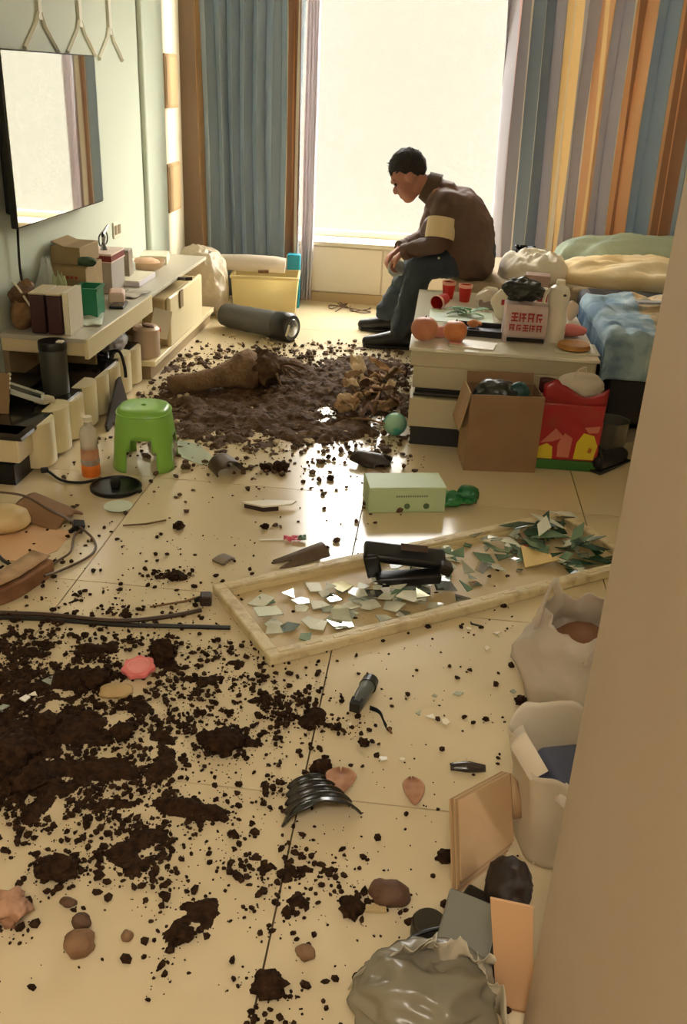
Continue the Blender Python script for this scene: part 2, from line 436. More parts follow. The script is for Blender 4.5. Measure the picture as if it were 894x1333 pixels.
# two purple boxes / binders
m_purp = M('dark_purple', (66, 36, 40), .4)
for k, (x, rz, lb) in enumerate(((-1.72, .06, 'dark purple upright gift box nearer the wall, on the cabinet end'), (-1.645, .06, 'dark purple upright gift box at the outer edge of the cabinet end'))):
    t = thing('gift_box', lb, 'box', (x, 3.92, ZT), rz, 'purple boxes on the tv cabinet')
    MB().b2(-.033, .033, -.09, .09, 0, .17).build('body', m_purp, t, bevel=.008)
    MB().b2(-.034, .034, -.091, .091, .172, .18).build('lid', M('gift_lid', (214, 196, 160), .5), t, bevel=.003)
t = thing('booklet', 'cream booklet standing beside the purple boxes', 'book', (-1.594, 3.93, ZT), .05)
MB().b2(-.012, .012, -.09, .09, 0, .185).build('pages', M('paper', (236, 228, 204), .7), t, bevel=.002)
MB().b2(.012, .015, -.091, .091, 0, .187).build('cover', M('pale_cover', (222, 212, 190), .5), t, smooth=False)
# brown soft toy / bag pile at the far left end
def softpile(name, label, cat, parts, loc, rz=0, group=None):
    t = thing(name, label, cat, loc, rz, group)
    for nm, c, r, mt, sd, am in parts:
        MB().blob(c, r, sd, am, 1.7, 3).build(nm, mt, t, angle=0)
    return t
m_tan = M('tan_cloth', (152, 118, 82), .9, var=(25, (120, 88, 60)), bump=(60, .4))
m_dkt = M('brown_cloth', (104, 76, 52), .9, bump=(60, .4))
softpile('cloth_bag', 'slumped brown cloth bag beside the purple boxes', 'bag', [('body', (0, 0, .08), (.06, .10, .085), m_tan, 3, .14), ('flap', (.005, -.03, .15), (.05, .07, .045), m_dkt, 9, .2), ('knot', (.0, .05, .17), (.03, .035, .03), m_tan, 5, .2)], (-1.82, 3.94, ZT), .1)
t = thing('strap', 'thin pale cord draped over the brown cloth bag', 'cord', (-1.81, 3.93, ZT))
MB().tube(bez([(-.04, -.02, .20), (.0, -.06, .19), (.05, -.08, .13), (.085, -.085, .09)]), .005, 6).build('cord', M('pale_cord', (226, 214, 186), .6), t)
# stacked cartons against the wall
m_cart = M('khaki_carton', (166, 142, 100), .75, var=(10, (152, 128, 88)))
t = simple_box('carton', 'khaki carton with a red printed line, lower of the wall stack', 'box', (-1.775, 4.45, ZT), (.19, .26, .20), m_cart, .04)
for q in range(6): MB().b2(-.06+q*.02, -.047+q*.02, -.1315, -.130, .145, .158).build('print', M('red_print', (172, 60, 40), .6), t, smooth=False)
t = simple_box('carton', 'khaki open carton on top of the red-lined carton', 'box', (-1.785, 4.49, ZT+.201), (.15, .24, .085), M('khaki2', (156, 134, 94), .75), -.03)
MB().box((-.02, -.02, .088), (.1, .2, .006), (0, .35, 0)).build('flap', m_cart, t)
m_grc = M('green_cloth', (70, 92, 66), .9)
tag(place(MB().blob((0, 0, 0), (.05, .03, .025), 4, .2, 2, 2).build('cloth_scrap', m_grc), (-1.675, 4.36, ZT+.225)), 'dark green cloth scrap caught between the two cartons', 'cloth')
# clear plastic bag by the wall
def bag_fn(r, h, seed, amp, open_top=.0, nsec=28, nz=16, prof=None):
    def fn(u, v):
        a = 2*math.pi*u
        base = prof(v) if prof else (math.sin(math.pi*min(1, v*.5+.18))**.6)
        k = 1+amp*fnoise(math.cos(a)*2+seed, math.sin(a)*2, v*2.2+seed)*1.6 + .5*amp*abs(fnoise(math.cos(a)*5+seed, math.sin(a)*5, v*5))
        rr = r*base*k
        zz = h*v*(1+.35*amp*fnoise(math.cos(a)*3, math.sin(a)*3, seed+v))
        return (rr*math.cos(a), rr*math.sin(a), max(zz, 0.002))
    return MB().sheet(fn, nsec*2+1, nz*2)
m_clear = M('clear_film', (222, 226, 216), .25, transl=.3, alpha=.65, bump=(25, .3))
t = thing('plastic_bag', 'pale see-through plastic bag standing against the wall under the television', 'plastic bag', (-1.815, 4.20, ZT))
bag_fn(.06, .26, 2, .35, prof=lambda v: (1-.75*v**1.5)).build('film', m_clear, t, solid=.001, angle=0)
t = thing('paper_bag', 'pale green crumpled paper bag between the purple boxes and the green basket', 'bag', (-1.715, 4.10, ZT))
bag_fn(.055, .20, 8, .4, prof=lambda v: (1-.6*v)).build('paper', M('pale_green_paper', (192, 204, 156), .6, transl=.2, bump=(20, .3)), t, solid=.001, angle=0)
# green plastic basket
t = thing('basket', 'small sea-green plastic basket on the cabinet beside the khaki carton', 'basket', (-1.63, 4.24, ZT), .1)
m_sea = M('sea_green', (62, 158, 116), .3, transl=.25)
for q, (x0, x1, y0, y1) in enumerate(((-.05, .05, -.07, -.065), (-.05, .05, .065, .07), (-.05, -.045, -.07, .07), (.045, .05, -.07, .07))):
    MB().b2(x0, x1, y0, y1, 0, .13).build('side_wall', m_sea, t, smooth=False)
MB().b2(-.05, .05, -.07, .07, 0, .006).build('bottom', m_sea, t, smooth=False)
MB().b2(-.056, .056, -.076, -.064, .125, .137).b2(-.056, .056, .064, .076, .125, .137).b2(-.056, -.044, -.076, .076, .125, .137).b2(.044, .056, -.076, .076, .125, .137).build('rim', m_sea, t, smooth=False)
# grey box with a red lid, ornament on it
t = simple_box('storage_carton', 'grey carton with a dark red and white band under its lid', 'box', (-1.76, 4.80, ZT), (.16, .22, .20), M('grey_card', (172, 164, 154), .6), .02)
MB().b2(-.084, .084, -.114, .114, .16, .165).b2(-.084, .084, -.114, .114, .195, .205).build('white_edge', M('pinkish_white', (236, 214, 200), .6), t, smooth=False)
MB().b2(-.083, .083, -.113, .113, .165, .195).build('red_band', M('dark_red', (122, 40, 40), .5), t, smooth=False)
t = thing('wire_ornament', 'small dark wire ornament standing on the red-banded carton', 'ornament', (-1.75, 4.80, ZT+.206))
MB().tube([(0, 0, 0), (0, 0, .03), (.01, -.02, .07)], [.02, .008, .012], 8).build('stem', m_metal, t)
for sg in (-1, 1): MB().tube([(0, sg*.035+.03*math.cos(a*math.pi/6), .055+.03*math.sin(a*math.pi/6)) for a in range(13)], .004, 6).build('ring', M('dark_wire', (70, 62, 56), .4, metal=.6), t)
MB().tube([(0, -.01, .08), (0, .08, .115)], [.012, .005], 8).build('arm', m_metal, t)
# switch plate on the wall
t = thing('wall_switch', 'small double switch plate on the bright wall above the carton', 'switch', (XL+.012, 5.40, .60))
MB().b2(0, .01, -.06, .06, 0, .09).build('plate', m_white, t, bevel=.002)
for sg in (-1, 1): MB().b2(.01, .014, sg*.028-.018, sg*.028+.018, .02, .07).build('rocker', M('rocker', (150, 134, 104), .5), t, smooth=False)
# small upright box beside
simple_box('tin', 'narrow grey-brown tin standing behind the red-banded carton', 'tin', (-1.74, 5.06, ZT), (.09, .1, .17), M('tin_grey', (150, 138, 122), .4), .1)
# bowls
m_bowl = M('beige_ceramic', (214, 180, 140), .3)
def bowl(name, label, loc, r, h, mt, fill=None):
    t = thing(name, label, 'bowl', loc)
    MB().lathe([(r*.45, 0), (r*.85, h*.45), (r, h), (r*.95, h), (r*.8, h*.5), (r*.4, h*.12)], 28).build('shell', mt, t)
    if fill: MB().blob((0, 0, h*.75), (r*.8, r*.75, h*.5), 3, .15).build('contents', fill, t)
    return t
bowl('bowl', 'beige bowl with pale contents on the far end of the cabinet', (-1.70, 5.36, ZT), .11, .06, m_bowl, M('peach', (226, 184, 150), .6))
simple_box('white_box', 'flat white box behind the beige bowl by the pilaster', 'box', (-1.74, 5.66, ZT), (.16, .2, .05), m_white, .2)
t = thing('glass_jar', 'small clear jar behind the flat white tray', 'jar', (-1.75, 5.19, ZT))
MB().lathe([(.035, 0), (.035, .07), (.028, .08), (.024, .08), (.03, .068), (.03, .006)], 20).build('glass', m_clear, t)
# white tray/keyboard
t = simple_box('router', 'flat white and lilac device lying on the cabinet in front of the bowl', 'device', (-1.66, 5.05, ZT), (.12, .3, .028), M('lilac_white', (206, 200, 204), .4), .0)
MB().b2(-.055, .055, -.145, .145, .028, .031).build('top_plate', m_white, t, smooth=False)
# tissue pack (pink-white) and dark tray
t = simple_box('tissue_pack', 'pale pink tissue pack leaning by the sea-green basket', 'tissue pack', (-1.60, 4.53, ZT), (.08, .13, .06), M('pink_white', (236, 206, 190), .6), .3, bevel=.015)
MB().b2(-.03, .03, .066, .069, .01, .05).build('label', m_white, t, smooth=False)
t = simple_box('phone', 'black phone lying on the cabinet below the pink tissue pack', 'phone', (-1.565, 4.45, ZT), (.07, .15, .012), m_black, .15, bevel=.005)
MB().b2(-.031, .031, -.07, .07, .012, .013).build('screen', M('phone_glass', (90, 84, 78), .1), t, smooth=False)
t = thing('paper_sheet', 'loose pale paper lying on the cabinet top', 'paper', (-1.60, 4.13, ZT+.002), .3)
MB().sheet(lambda u, v: (.13*(u-.5), .24*(v-.5), .006+.012*fnoise(u*3, v*3)), 10, 14).build('sheet', M('pale_paper', (216, 224, 206), .6), t, solid=.001)
t = thing('paper_sheet', 'grey paper folded beside the phone on the cabinet top', 'paper', (-1.58, 4.72, ZT+.002), -.2)
MB().sheet(lambda u, v: (.12*(u-.5), .2*(v-.5), .006+.012*fnoise(u*3+5, v*3)), 10, 14).build('sheet', M('grey_paper', (190, 182, 166), .6), t, solid=.001)
# in the open niche
t = thing('canister', 'dark grey cylindrical canister standing in the open cabinet niche', 'canister', (-1.615, 3.725, ZL))
MB().lathe([(.056, 0), (.058, .005), (.058, .19), (.056, .195)], 28).build('body', M('canister_grey', (78, 78, 74), .35, metal=.3), t)
MB().lathe([(.06, .195), (.06, .225), (.057, .23)], 28).build('lid', m_black, t)
MB().b2(.03, .056, -.03, .0, .23, .236).build('tab', m_white, t, smooth=False)
t = simple_box('set_top_box', 'black set-top box in the dark cabinet niche behind the canister', 'device', (-1.76, 3.66, ZL), (.18, .24, .06), m_black, 0)
MB().b2(.1, .102, -.1, .1, .02, .04).build('front_panel', M('dark_panel', (30, 34, 48), .15), t, smooth=False)
t = thing('tilted_frame', 'pale grey frame slanting down out of the cabinet niche', 'frame', (-1.68, 3.50, ZL+.065), rot=(R(2), R(22), R(20)))
MB().b2(-.14, .1, -.03, -.022, -.008, .012).b2(-.14, .1, .05, .058, -.008, .012).b2(-.14, -.13, -.03, .058, -.008, .012).b2(.09, .1, -.03, .058, -.008, .012).build('rim', M('grey_white', (196, 200, 188), .4), t, smooth=False)
MB().b2(-.13, .09, -.022, .05, -.004, .004).build('panel', M('dark_panel2', (60, 64, 62), .2), t, smooth=False)
t = thing('leaning_board', 'tan board with beaded edge leaning in front of the cabinet niche', 'board', (-1.78, 3.40, ZL), rot=(R(-14), 0, R(8)))
MB().prism([(-.12, 0), (.09, 0), (.10, .16), (-.12, .20)], -.008, .008, Matrix.Rotation(R(90), 4, 'X')).build('board', M('tan_board', (146, 116, 80), .6), t)
for q in range(4): MB().blob((.098-.002*q, -.0, .16-.018*q), .008, amp=0).build('bead', m_white, t)
tag(place(MB().blob((0, 0, .02), (.05, .035, .02), 3, .15, 2, 2, flat=-.019).build('pebble', M('pale_stone', (196, 186, 160), .6)), (-1.60, 3.56, ZL)), 'pale rounded stone at the edge of the cabinet niche', 'stone')
# tangled black cable on the scalloped front
def tangle(name, label, loc, n, r, rad, mat, seed, cat='cable', zs=.4, group=None):
    rnd = random.Random(seed)
    t = thing(name, label, cat, loc, 0, group)
    for q in range(n):
        pts = [(rnd.uniform(-r, r), rnd.uniform(-r, r), rnd.uniform(.01, r*zs*2)) for _ in range(5)]
        MB().tube(bez(pts, 5), rad, 6).build('loop', mat, t)
    return t
tangle('adapter_cable', 'tangled black adapter cable hanging over the scalloped front', (-1.56, 4.16, ZL+.02), 5, .06, .007, m_black, 4)
t = thing('adapter_cable', 'black cable end dangling down the scalloped front', 'cable', (-1.50, 4.2, ZL+.02))
MB().tube(bez([(-.05, .02, .03), (.0, .03, .035), (.022, .03, -.03), (.03, .02, -.09)]), .008, 6).build('cord', m_black, t)
# crumpled film, tub, card on the lower shelf
t = thing('film_wrapper', 'crumpled clear and violet wrapper lying on the scalloped front', 'wrapper', (-1.575, 4.38, ZL+.01))
MB().crumple((0, 0, .05), (.06, .14, .055), 6, .35, 1.7, 4, flat=-.05).build('film', M('wrapper_film', (198, 192, 194), .3, transl=.3, var=(9, (96, 92, 120), .55, .7)), t, angle=0)
t = thing('tub', 'pinkish cream plastic tub standing on the lower shelf', 'tub', (-1.52, 4.72, .10))
MB().lathe([(.065, 0), (.072, .01), (.074, .15), (.06, .165), (.0, .165)], 28, cap1=False).build('body', M('pink_cream', (214, 188, 162), .35), t)
MB().box((.02, -.02, .17), (.06, .05, .012), (0, .3, .4)).build('cap', M('brown_cap', (108, 78, 56), .5), t, bevel=.003)
t = thing('card', 'white card with a pink flower propped against the tub', 'card', (-1.475, 4.84, .24), rot=(R(60), R(12), R(12)))
MB().b2(-.05, .05, -.07, .09, -.002, .002).build('paper', m_white, t, smooth=False)
MB().lathe([(.02, .0022), (.018, .004)], 7, Matrix.Translation((-.01, -.03, 0))).build('flower', M('pink_print', (232, 110, 120), .5), t)
simple_box('small_carton', 'small open brown-topped carton behind the tub on the shelf', 'box', (-1.66, 4.80, .10), (.16, .16, .20), m_cream, .1)
t = thing('wooden_lath', 'black wooden strip leaning from the drawer unit', 'strip', (-1.52, 5.35, .385), rot=(R(-10), 0, R(35)))
MB().b2(-.02, .02, -.22, .2, 0, .02).build('strip', M('dark_strip', (66, 50, 36), .5), t, bevel=.003)
t = thing('fallen_plank', 'dark panel piece leaning against the scalloped front behind the stool', 'board', (-1.44, 3.98, .0), rot=(0, R(-12), R(4)))
MB().prism([(-.17, 0), (.20, 0), (.20, .15), (.14, .15), (-.17, .03)], -.006, .006, Matrix.Rotation(R(90), 4, 'Z') @ Matrix.Rotation(R(90), 4, 'X')).build('board', M('dark_wood', (46, 38, 30), .5), t)

def rebase(t, loc):
    """move a root Empty to the thing's base without moving its parts"""
    loc = Vector(loc)
    t.location = loc
    for ch in t.children: ch.location = Vector(ch.location)-loc
rebase(c1, (-1.35, 6.66, .03)); rebase(c2, (1.1, 6.66, .03)); rebase(c3, (-.94, 6.71, .03)); rebase(rod, (0, 6.66, 2.6))
pull = next(c for c in cab.children if c.name.startswith('drawer_pull')); pull.parent = next(c for c in cab.children if c.name.startswith('drawer_front'))
rebase(cab, (-1.7, 4.5, 0))

# ================================================================ sofa
sf = thing('sofa', 'corner sofa with dark base and grey-beige seat under the blankets', 'sofa', (1.2, 5.4, 0))
m_sofa = M('sofa_cloth', (176, 156, 126), .9, bump=(80, .3))
m_sofad = M('sofa_dark', (34, 32, 34), .6)
def P(mb, nm, mt, par, bv=.0, **k):
    o = mb.build(nm, mt, par, bevel=bv, seg=3, **k); o.location = -Vector(par.location); return o
P(MB().b2(.10, 2.0, 5.55, 6.52, .06, .28), 'base', m_sofa, sf, .02)
P(MB().b2(.09, 2.0, 5.53, 6.52, .28, .45), 'seat_cushion', m_sofa, sf, .05)
P(MB().b2(.84, 2.0, 4.27, 5.54, .07, .33), 'chaise_base', m_sofad, sf, .02)
P(MB().b2(.82, 2.0, 4.25, 5.53, .33, .47), 'chaise_cushion', m_sofad, sf, .05)
for x, y in ((.16, 5.62), (.16, 6.45), (1.9, 6.45), (.92, 4.35), (1.9, 4.35)):
    P(MB().lathe([(.02, 0), (.028, .07)], 12, Matrix.Translation((x, y, 0))), 'leg', m_blackm, sf)

# heightfield heap of cloth with a closed flat bottom
def heap(cx, cy, rx, ry, h, seed, rough=.25, freq=3, pw=2.6, n=40, rz=0, edge=.35):
    mb = MB(); vs = []; fs = []
    for j in range(n):
        for i in range(n):
            u = 2*i/(n-1)-1; v = 2*j/(n-1)-1
            # square to disc
            x = u*math.sqrt(1-v*v/2); y = v*math.sqrt(1-u*u/2)
            rr = min(1, math.sqrt(x*x+y*y))
            k = 1+.12*fnoise(2*x+seed, 2*y)
            z = h*max(0, 1-rr**pw)**edge
            f = fnoise(x*freq+seed, y*freq*1.4, seed)+.6*abs(fnoise(x*freq*2+seed, y*freq*2, 3))
            z *= 1+rough*f
            vs.append((x*rx*k, y*ry*k, z))
    for j in range(n-1):
        for i in range(n-1):
            fs.append((j*n+i, j*n+i+1, (j+1)*n+i+1, (j+1)*n+i))
    o = len(vs)
    rim = [i for i in range(n)]+[j*n+n-1 for j in range(1, n)]+[(n-1)*n+i for i in range(n-2, -1, -1)]+[j*n for j in range(n-2, 0, -1)]
    fs.append(rim[::-1])
    return mb.add(vs, fs, Matrix.Translation((cx, cy, 0)) @ Matrix.Rotation(rz, 4, 'Z'))
m_sage = M('sage_cloth', (190, 206, 188), .85, bump=(40, .3))
m_duvet = M('cream_duvet', (240, 212, 158), .85, var=(2.5, (246, 230, 196), .4, .6), bump=(25, .3))
m_pill = M('white_cotton', (234, 224, 204), .85, bump=(25, .3))
tag(place(heap(0, 0, .52, .34, .13, 4, .3, 2.5).build('duvet', m_duvet, angle=0), (1.24, 5.88, .452)), 'cream and yellow crumpled duvet spread on the sofa seat', 'duvet')
t = tag(place(heap(0, 0, .58, .15, .2, 9, .25, 2, rz=.0).build('blanket', m_sage, angle=0), (1.34, 6.36, .452), R(2)), 'sage green rolled blanket heaped along the curtain on the sofa', 'blanket')
tag(place(heap(0, 0, .21, .24, .14, 2, .3).build('pillow', m_pill, angle=0), (.58, 5.83, .452)), 'white crumpled pillow on the sofa behind the red cups', 'pillow')
tag(place(heap(0, 0, .09, .10, .10, 8, .3).build('towel', M('pale_green_cotton', (206, 216, 200), .85), angle=0), (.63, 6.18, .452)), 'pale mint towel bunched between white pillow and sage blanket', 'towel')
tangle('hair_clip_heap', 'small heap of black and silver metal bits on the white pillow', (.53, 5.94, .558), 9, .06, .009, M('black_metal', (40, 38, 40), .25, metal=.7), 12, 'metal scrap', .45)
# denim quilt hanging over the chaise corner
def denim_fn(u, v):
    s = -.16+.95*u; tt = -.20+1.1*v
    x = .815+max(s, 0)+.0*min(s, 0); y = 4.245+max(tt, 0)
    z = .492+min(s, 0)*.95+min(tt, 0)*.95
    f = .03*fnoise(s*7, tt*5, 1)+.03*abs(fnoise(s*12, tt*9, 4))
    if s < 0: x -= .018+.5*f+.03*(-s)
    if tt < 0: y -= .018+.5*f+.04*(-tt)
    if s >= 0 and tt >= 0: z += .012+f
    return (x, y, z)
q = MB().sheet(denim_fn, 60, 64)
m_den = stripe_mat('denim_patchwork', [(0, (132, 158, 180)), (.12, (176, 200, 214)), (.34, (196, 212, 218)), (.40, (236, 204, 158)), (.52, (240, 216, 178)), (.60, (214, 210, 200)), (.80, (236, 206, 162))], .0, blotch=9)
tag(q.build('quilt', m_den, solid=.008, angle=0), 'light blue denim-like quilt with peach panel hanging over the sofa corner', 'quilt')
tag(place(MB().box((0, 0, .006), (.2, .05, .012)).build('magazine', M('grey_print', (170, 172, 176), .4), bevel=.002), (1.12, 4.85, .532), .2), 'grey folded magazine lying on the denim quilt', 'magazine')

# ================================================================ coffee table
TB = .43
ct = thing('coffee_table', 'long white-topped coffee table with cream drawers and black base', 'table', (.32, 4.65, 0))
m_tc = M('table_cream', (202, 190, 158), .45)
m_tt = M('table_white', (234, 230, 212), .12)
P(MB().b2(-.06, .72, 3.97, 5.28, 0, .09), 'plinth', m_black, ct)
P(MB().b2(-.075, .73, 3.95, 5.30, .092, .225), 'lower_body', m_tc, ct, .004)
P(MB().b2(-.055, .71, 4.02, 5.28, .225, .245), 'shadow_gap', m_blackm, ct)
P(MB().b2(-.07, .725, 4.046, 5.31, .245, .345), 'drawer_front', m_tc, ct, .003)
P(MB().b2(-.085, .735, 4.05, 5.32, .345, .415), 'upper_body', m_tc, ct, .004)
P(MB().b2(-.095, .745, 4.04, 5.33, .415, TB), 'glass_top', m_tt, ct, .003)
P(MB().b2(-.06, .735, 3.965, 3.985, .232, .242), 'trim_strip', m_black, ct)

# red paper cups
m_red = M('red_paper', (206, 44, 34), .4, transl=.2)
m_pk = M('pink_rim', (238, 170, 150), .4)
def cup(loc, label, rot=None, rz=0):
    t = thing('paper_cup', label, 'cup', loc, rz, 'red cups on the coffee table', rot)
    MB().lathe([(.027, 0), (.0275, .004), (.037, .088), (.0355, .088), (.026, .004)], 24, cap0=True, cap1=True).build('wall', m_red, t)
    MB().lathe([(.0365, .076), (.038, .09), (.039, .093), (.037, .095), (.0355, .09)], 24, cap0=False, cap1=False).build('rim', m_pk, t)
    return t
cup((.07, 5.13, TB), 'upright red paper cup nearest the seated person')
cup((.16, 5.08, TB), 'upright red paper cup beside the tissue block')
t = cup((.055, 4.93, TB+.041), 'pinkish red paper cup tipped on its side')
t.rotation_euler = (R(96), 0, R(-28))
# crumpled tissue block
t = thing('tissue_block', 'white and grey packet of tissues beside the red cups', 'tissue pack', (.29, 4.97, TB), R(-8))
MB().crumple((0, 0, .045), (.08, .065, .05), 7, .18, 1.4, 4, flat=-.044).build('wrap', M('packet', (214, 200, 182), .5), t, angle=0)
MB().blob((0, .01, .09), (.045, .02, .018), 2, .3).build('tissue', m_white, t, angle=0)
MB().b2(-.05, .045, -.064, -.058, .02, .05).build('print', M('grey_print2', (150, 128, 116), .5), t, smooth=False)
# greens
m_leaf = M('leaf_green', (72, 128, 60), .5, var=(30, (110, 160, 84)))
t = thing('leafy_greens', 'small bunch of green leaves on the white table top', 'vegetable', (.16, 4.73, TB))
rnd = random.Random(5)
for q in range(11):
    a = rnd.uniform(0, 6.28); l = rnd.uniform(.06, .12); wd = rnd.uniform(.012, .022)
    x0 = rnd.uniform(-.05, .05); y0 = rnd.uniform(-.03, .03); z0 = rnd.uniform(.004, .025)
    a = rnd.choice((0, math.pi))+rnd.uniform(-.5, .5)
    def lf(u, v, a=a, l=l, wd=wd, x0=x0, y0=y0, z0=z0):
        s = u*l; ww = wd*math.sin(math.pi*min(1, u*.93+.06))*(v-.5)*2
        return (x0+s*math.cos(a)-ww*math.sin(a), y0+s*math.sin(a)+ww*math.cos(a), z0+.012*math.sin(u*3)+.008*abs(v-.5))
    MB().sheet(lf, 8, 4).build('leaf', m_leaf, t, solid=.001)
# peaches / oranges
def fruit(name, label, loc, r, mt, seed):
    t = thing(name, label, 'fruit', loc)
    vs, fs = ico(3); pv = []
    for v in vs:
        k = 1-.12*max(0, v.z)**6-.06*max(0, -v.z)**6+.02*noise.noise(v*1.5+Vector((seed, 0, 0)))
        pv.append((v.x*r, v.y*r, r*.96+v.z*r*.95*k))
    MB().add(pv, fs).build('flesh', mt, t, angle=0)
    MB().tube([(0, 0, r*1.72), (.004, 0, r*1.92)], [.004, .003], 6).build('stem', M('stem_brown', (96, 70, 40), .7), t)
fruit('peach', 'large pinkish-orange fruit at the table corner', (-.035, 4.16, TB), .062, M('peach_skin', (196, 122, 92), .45, var=(14, (212, 146, 108))), 1)
fruit('orange', 'bright orange fruit beside the pink pouch on the table edge', (.105, 4.185, TB), .055, M('orange_skin', (214, 136, 80), .4, var=(14, (200, 116, 64)), bump=(200, .1)), 2)
tag(place(MB().blob((0, 0, .03), (.05, .035, .03), 2, .1, flat=-.029).build('pouch', M('pink_pouch', (220, 150, 132), .5), angle=0), (.035, 4.24, TB)), 'small pink pouch between the two round fruits', 'pouch')
t = thing('notepad', 'white sheet with pink edge lying in front of the black tray', 'paper', (.19, 4.15, TB+.001), R(-10))
MB().box((0, 0, .003), (.20, .13, .006)).build('pad', m_white, t)
MB().box((-.08, .02, .0075), (.05, .1, .003)).build('edge', M('pink_edge', (226, 150, 140), .5), t)
t = thing('tray', 'black shallow tray on the table between the greens and the printed bag', 'tray', (.24, 4.40, TB), R(-3))
MB().b2(-.14, .14, -.09, .09, 0, .012).build('base', m_black, t, smooth=False)
MB().b2(-.14, .14, -.09, -.08, .012, .03).b2(-.14, .14, .08, .09, .012, .03).b2(-.14, -.13, -.08, .08, .012, .03).b2(.13, .14, -.08, .08, .012, .03).build('rim', m_blackm, t, smooth=False)
softpile('wrapped_sweet', 'orange and pink wrapped sweet in the black tray', 'sweet', [('wrap', (0, 0, .02), (.035, .02, .018), M('orange_wrap', (226, 146, 90), .4), 3, .2)], (.20, 4.44, TB+.013))
# printed clear bag with red lettering
t = thing('printed_bag', 'clear white food bag with red lettering standing on the table', 'bag', (.42, 4.30, TB), R(2))
MB().sheet(lambda u, v: (-.095+.19*u, -.045+.01*fnoise(u*4, v*3)-.02*math.sin(math.pi*v), .175*v), 14, 12).sheet(lambda u, v: (-.095+.19*u, .05+.01*fnoise(u*4, v*3, 4)+.02*math.sin(math.pi*v), .175*v), 14, 12) \
    .sheet(lambda u, v: (-.095, -.045+.095*u, .175*v), 4, 4).sheet(lambda u, v: (.095, -.045+.095*u, .175*v), 4, 4).sheet(lambda u, v: (-.095+.19*u, -.05+.1*v, .175), 4, 4).build('film', M('bag_film', (226, 206, 198), .3, transl=.3, bump=(30, .2)), t)
m_lr = M('red_letter', (178, 44, 52), .5)
def glyph(x, z, w, h, bars):
    mb = MB()
    for (a, b, c, d) in bars: mb.b2(x+a*w, x+c*w, -.072, -.069, z+b*h, z+d*h)
    return mb
G = [[(0, .8, 1, 1), (0, .4, 1, .58), (.4, 0, .6, 1), (0, 0, 1, .15)], [(0, 0, .2, 1), (.3, .75, 1, .95), (.3, .35, 1, .52), (.55, 0, .75, .8)], [(0, .8, 1, 1), (.05, 0, .25, .8), (.7, 0, .92, .8), (.2, .35, .8, .5)], [(.1, .75, .9, .95), (.1, 0, .3, .75), (.4, .3, .95, .48), (.6, 0, .8, .3)]]
for q in range(4): glyph(-.07+q*.037, .105, .03, .04, G[q]).build('letter', m_lr, t, smooth=False)
for q in range(5): glyph(-.075+q*.031, .062, .025, .03, G[(q+2) % 4]).build('letter', m_lr, t, smooth=False)
MB().blob((0, 0, .05), (.075, .035, .035), 6, .25, 2, 3).build('contents', M('dark_contents', (58, 36, 34), .6), t, angle=0)
MB().b2(-.08, .09, -.0725, -.066, .012, .03).build('black_band', m_black, t, smooth=False)
# black pouch on top of the bag
t = thing('black_pouch', 'open black plastic pouch resting on the red-lettered bag', 'pouch', (.40, 4.33, TB+.178))
MB().crumple((0, 0, .05), (.105, .07, .062), 8, .6, 1.0, 5, flat=-.048).build('film', M('black_film', (46, 48, 44), .3, bump=(25, .4)), t, angle=0)
# white kettle-like bottle
t = thing('white_bottle', 'tall white plastic bottle beside the red-lettered bag', 'bottle', (.565, 4.33, TB))
MB().lathe([(.046, 0), (.05, .01), (.05, .11), (.043, .15), (.047, .18), (.05, .22), (.042, .25), (.022, .262), (.02, .285), (.0, .287)], 28, cap1=False).build('body', M('white_bottle', (238, 230, 214), .35), t)
MB().tube(bez([(-.03, -.0, .25), (-.06, -.0, .22), (-.065, 0, .15), (-.045, 0, .12)]), .008, 8).build('handle', m_white, t)
MB().blob((.02, -.047, .225), (.008, .006, .006), amp=0).build('button', m_blackm, t)
# red-white photo box
t = simple_box('red_packet', 'red packet with white border behind the white bottle', 'packet', (.505, 4.50, TB), (.06, .05, .21), m_white, R(5), bevel=.003)
MB().b2(-.024, .024, -.0265, -.0255, .03, .2).build('red_panel', M('red_panel', (168, 40, 44), .5), t, smooth=False)
t = simple_box('mauve_box', 'tall mauve-brown box standing behind the red packet', 'box', (.50, 4.72, TB), (.12, .10, .235), M('mauve', (132, 98, 98), .5), R(-6), bevel=.004)
MB().b2(-.061, .061, -.051, .051, .16, .236).build('lid', M('mauve_tan', (164, 132, 112), .5), t, bevel=.003)
t = thing('snack_bag', 'white and orange snack bag behind the black pouch', 'bag', (.36, 4.68, TB), .1)
MB().blob((0, 0, .085), (.075, .04, .085), 9, .15, 1.5, 3, flat=-.084).build('film', m_white, t, angle=0)
MB().blob((.035, -.02, .11), (.04, .025, .04), 3, .15).build('orange_corner', M('orange_film', (230, 130, 66), .4), t, angle=0)
MB().b2(-.035, -.01, -.046, -.038, .09, .115).build('red_mark', m_lr, t, smooth=False)
tag(place(MB().blob((0, 0, .03), (.09, .045, .03), 4, .1, flat=-.029).build('pink_case', M('pink_case', (226, 128, 122), .5), angle=0), (.65, 4.45, TB)), 'pink pencil case lying on the table near the sofa', 'case')
t = thing('flatbread', 'golden flat round pastry on white paper at the table corner', 'food', (.645, 4.20, TB))
MB().lathe([(.06, .004), (.076, .012), (.07, .03), (.04, .028), (.0, .022)], 24, cap1=False).build('crust', M('golden_crust', (190, 138, 70), .6, var=(20, (160, 106, 50))), t)
MB().sheet(lambda u, v: (-.09+.2*u, -.09+.2*v, .003+.004*fnoise(u*3, v*3)), 8, 8).build('paper', m_white, t, solid=.001)
softpile('foam_cup', 'pale peach crumpled cup behind the pink pencil case', 'cup', [('wall', (0, 0, .05), (.035, .035, .05), M('peach_white', (232, 206, 178), .5), 3, .08)], (.70, 4.80, TB))
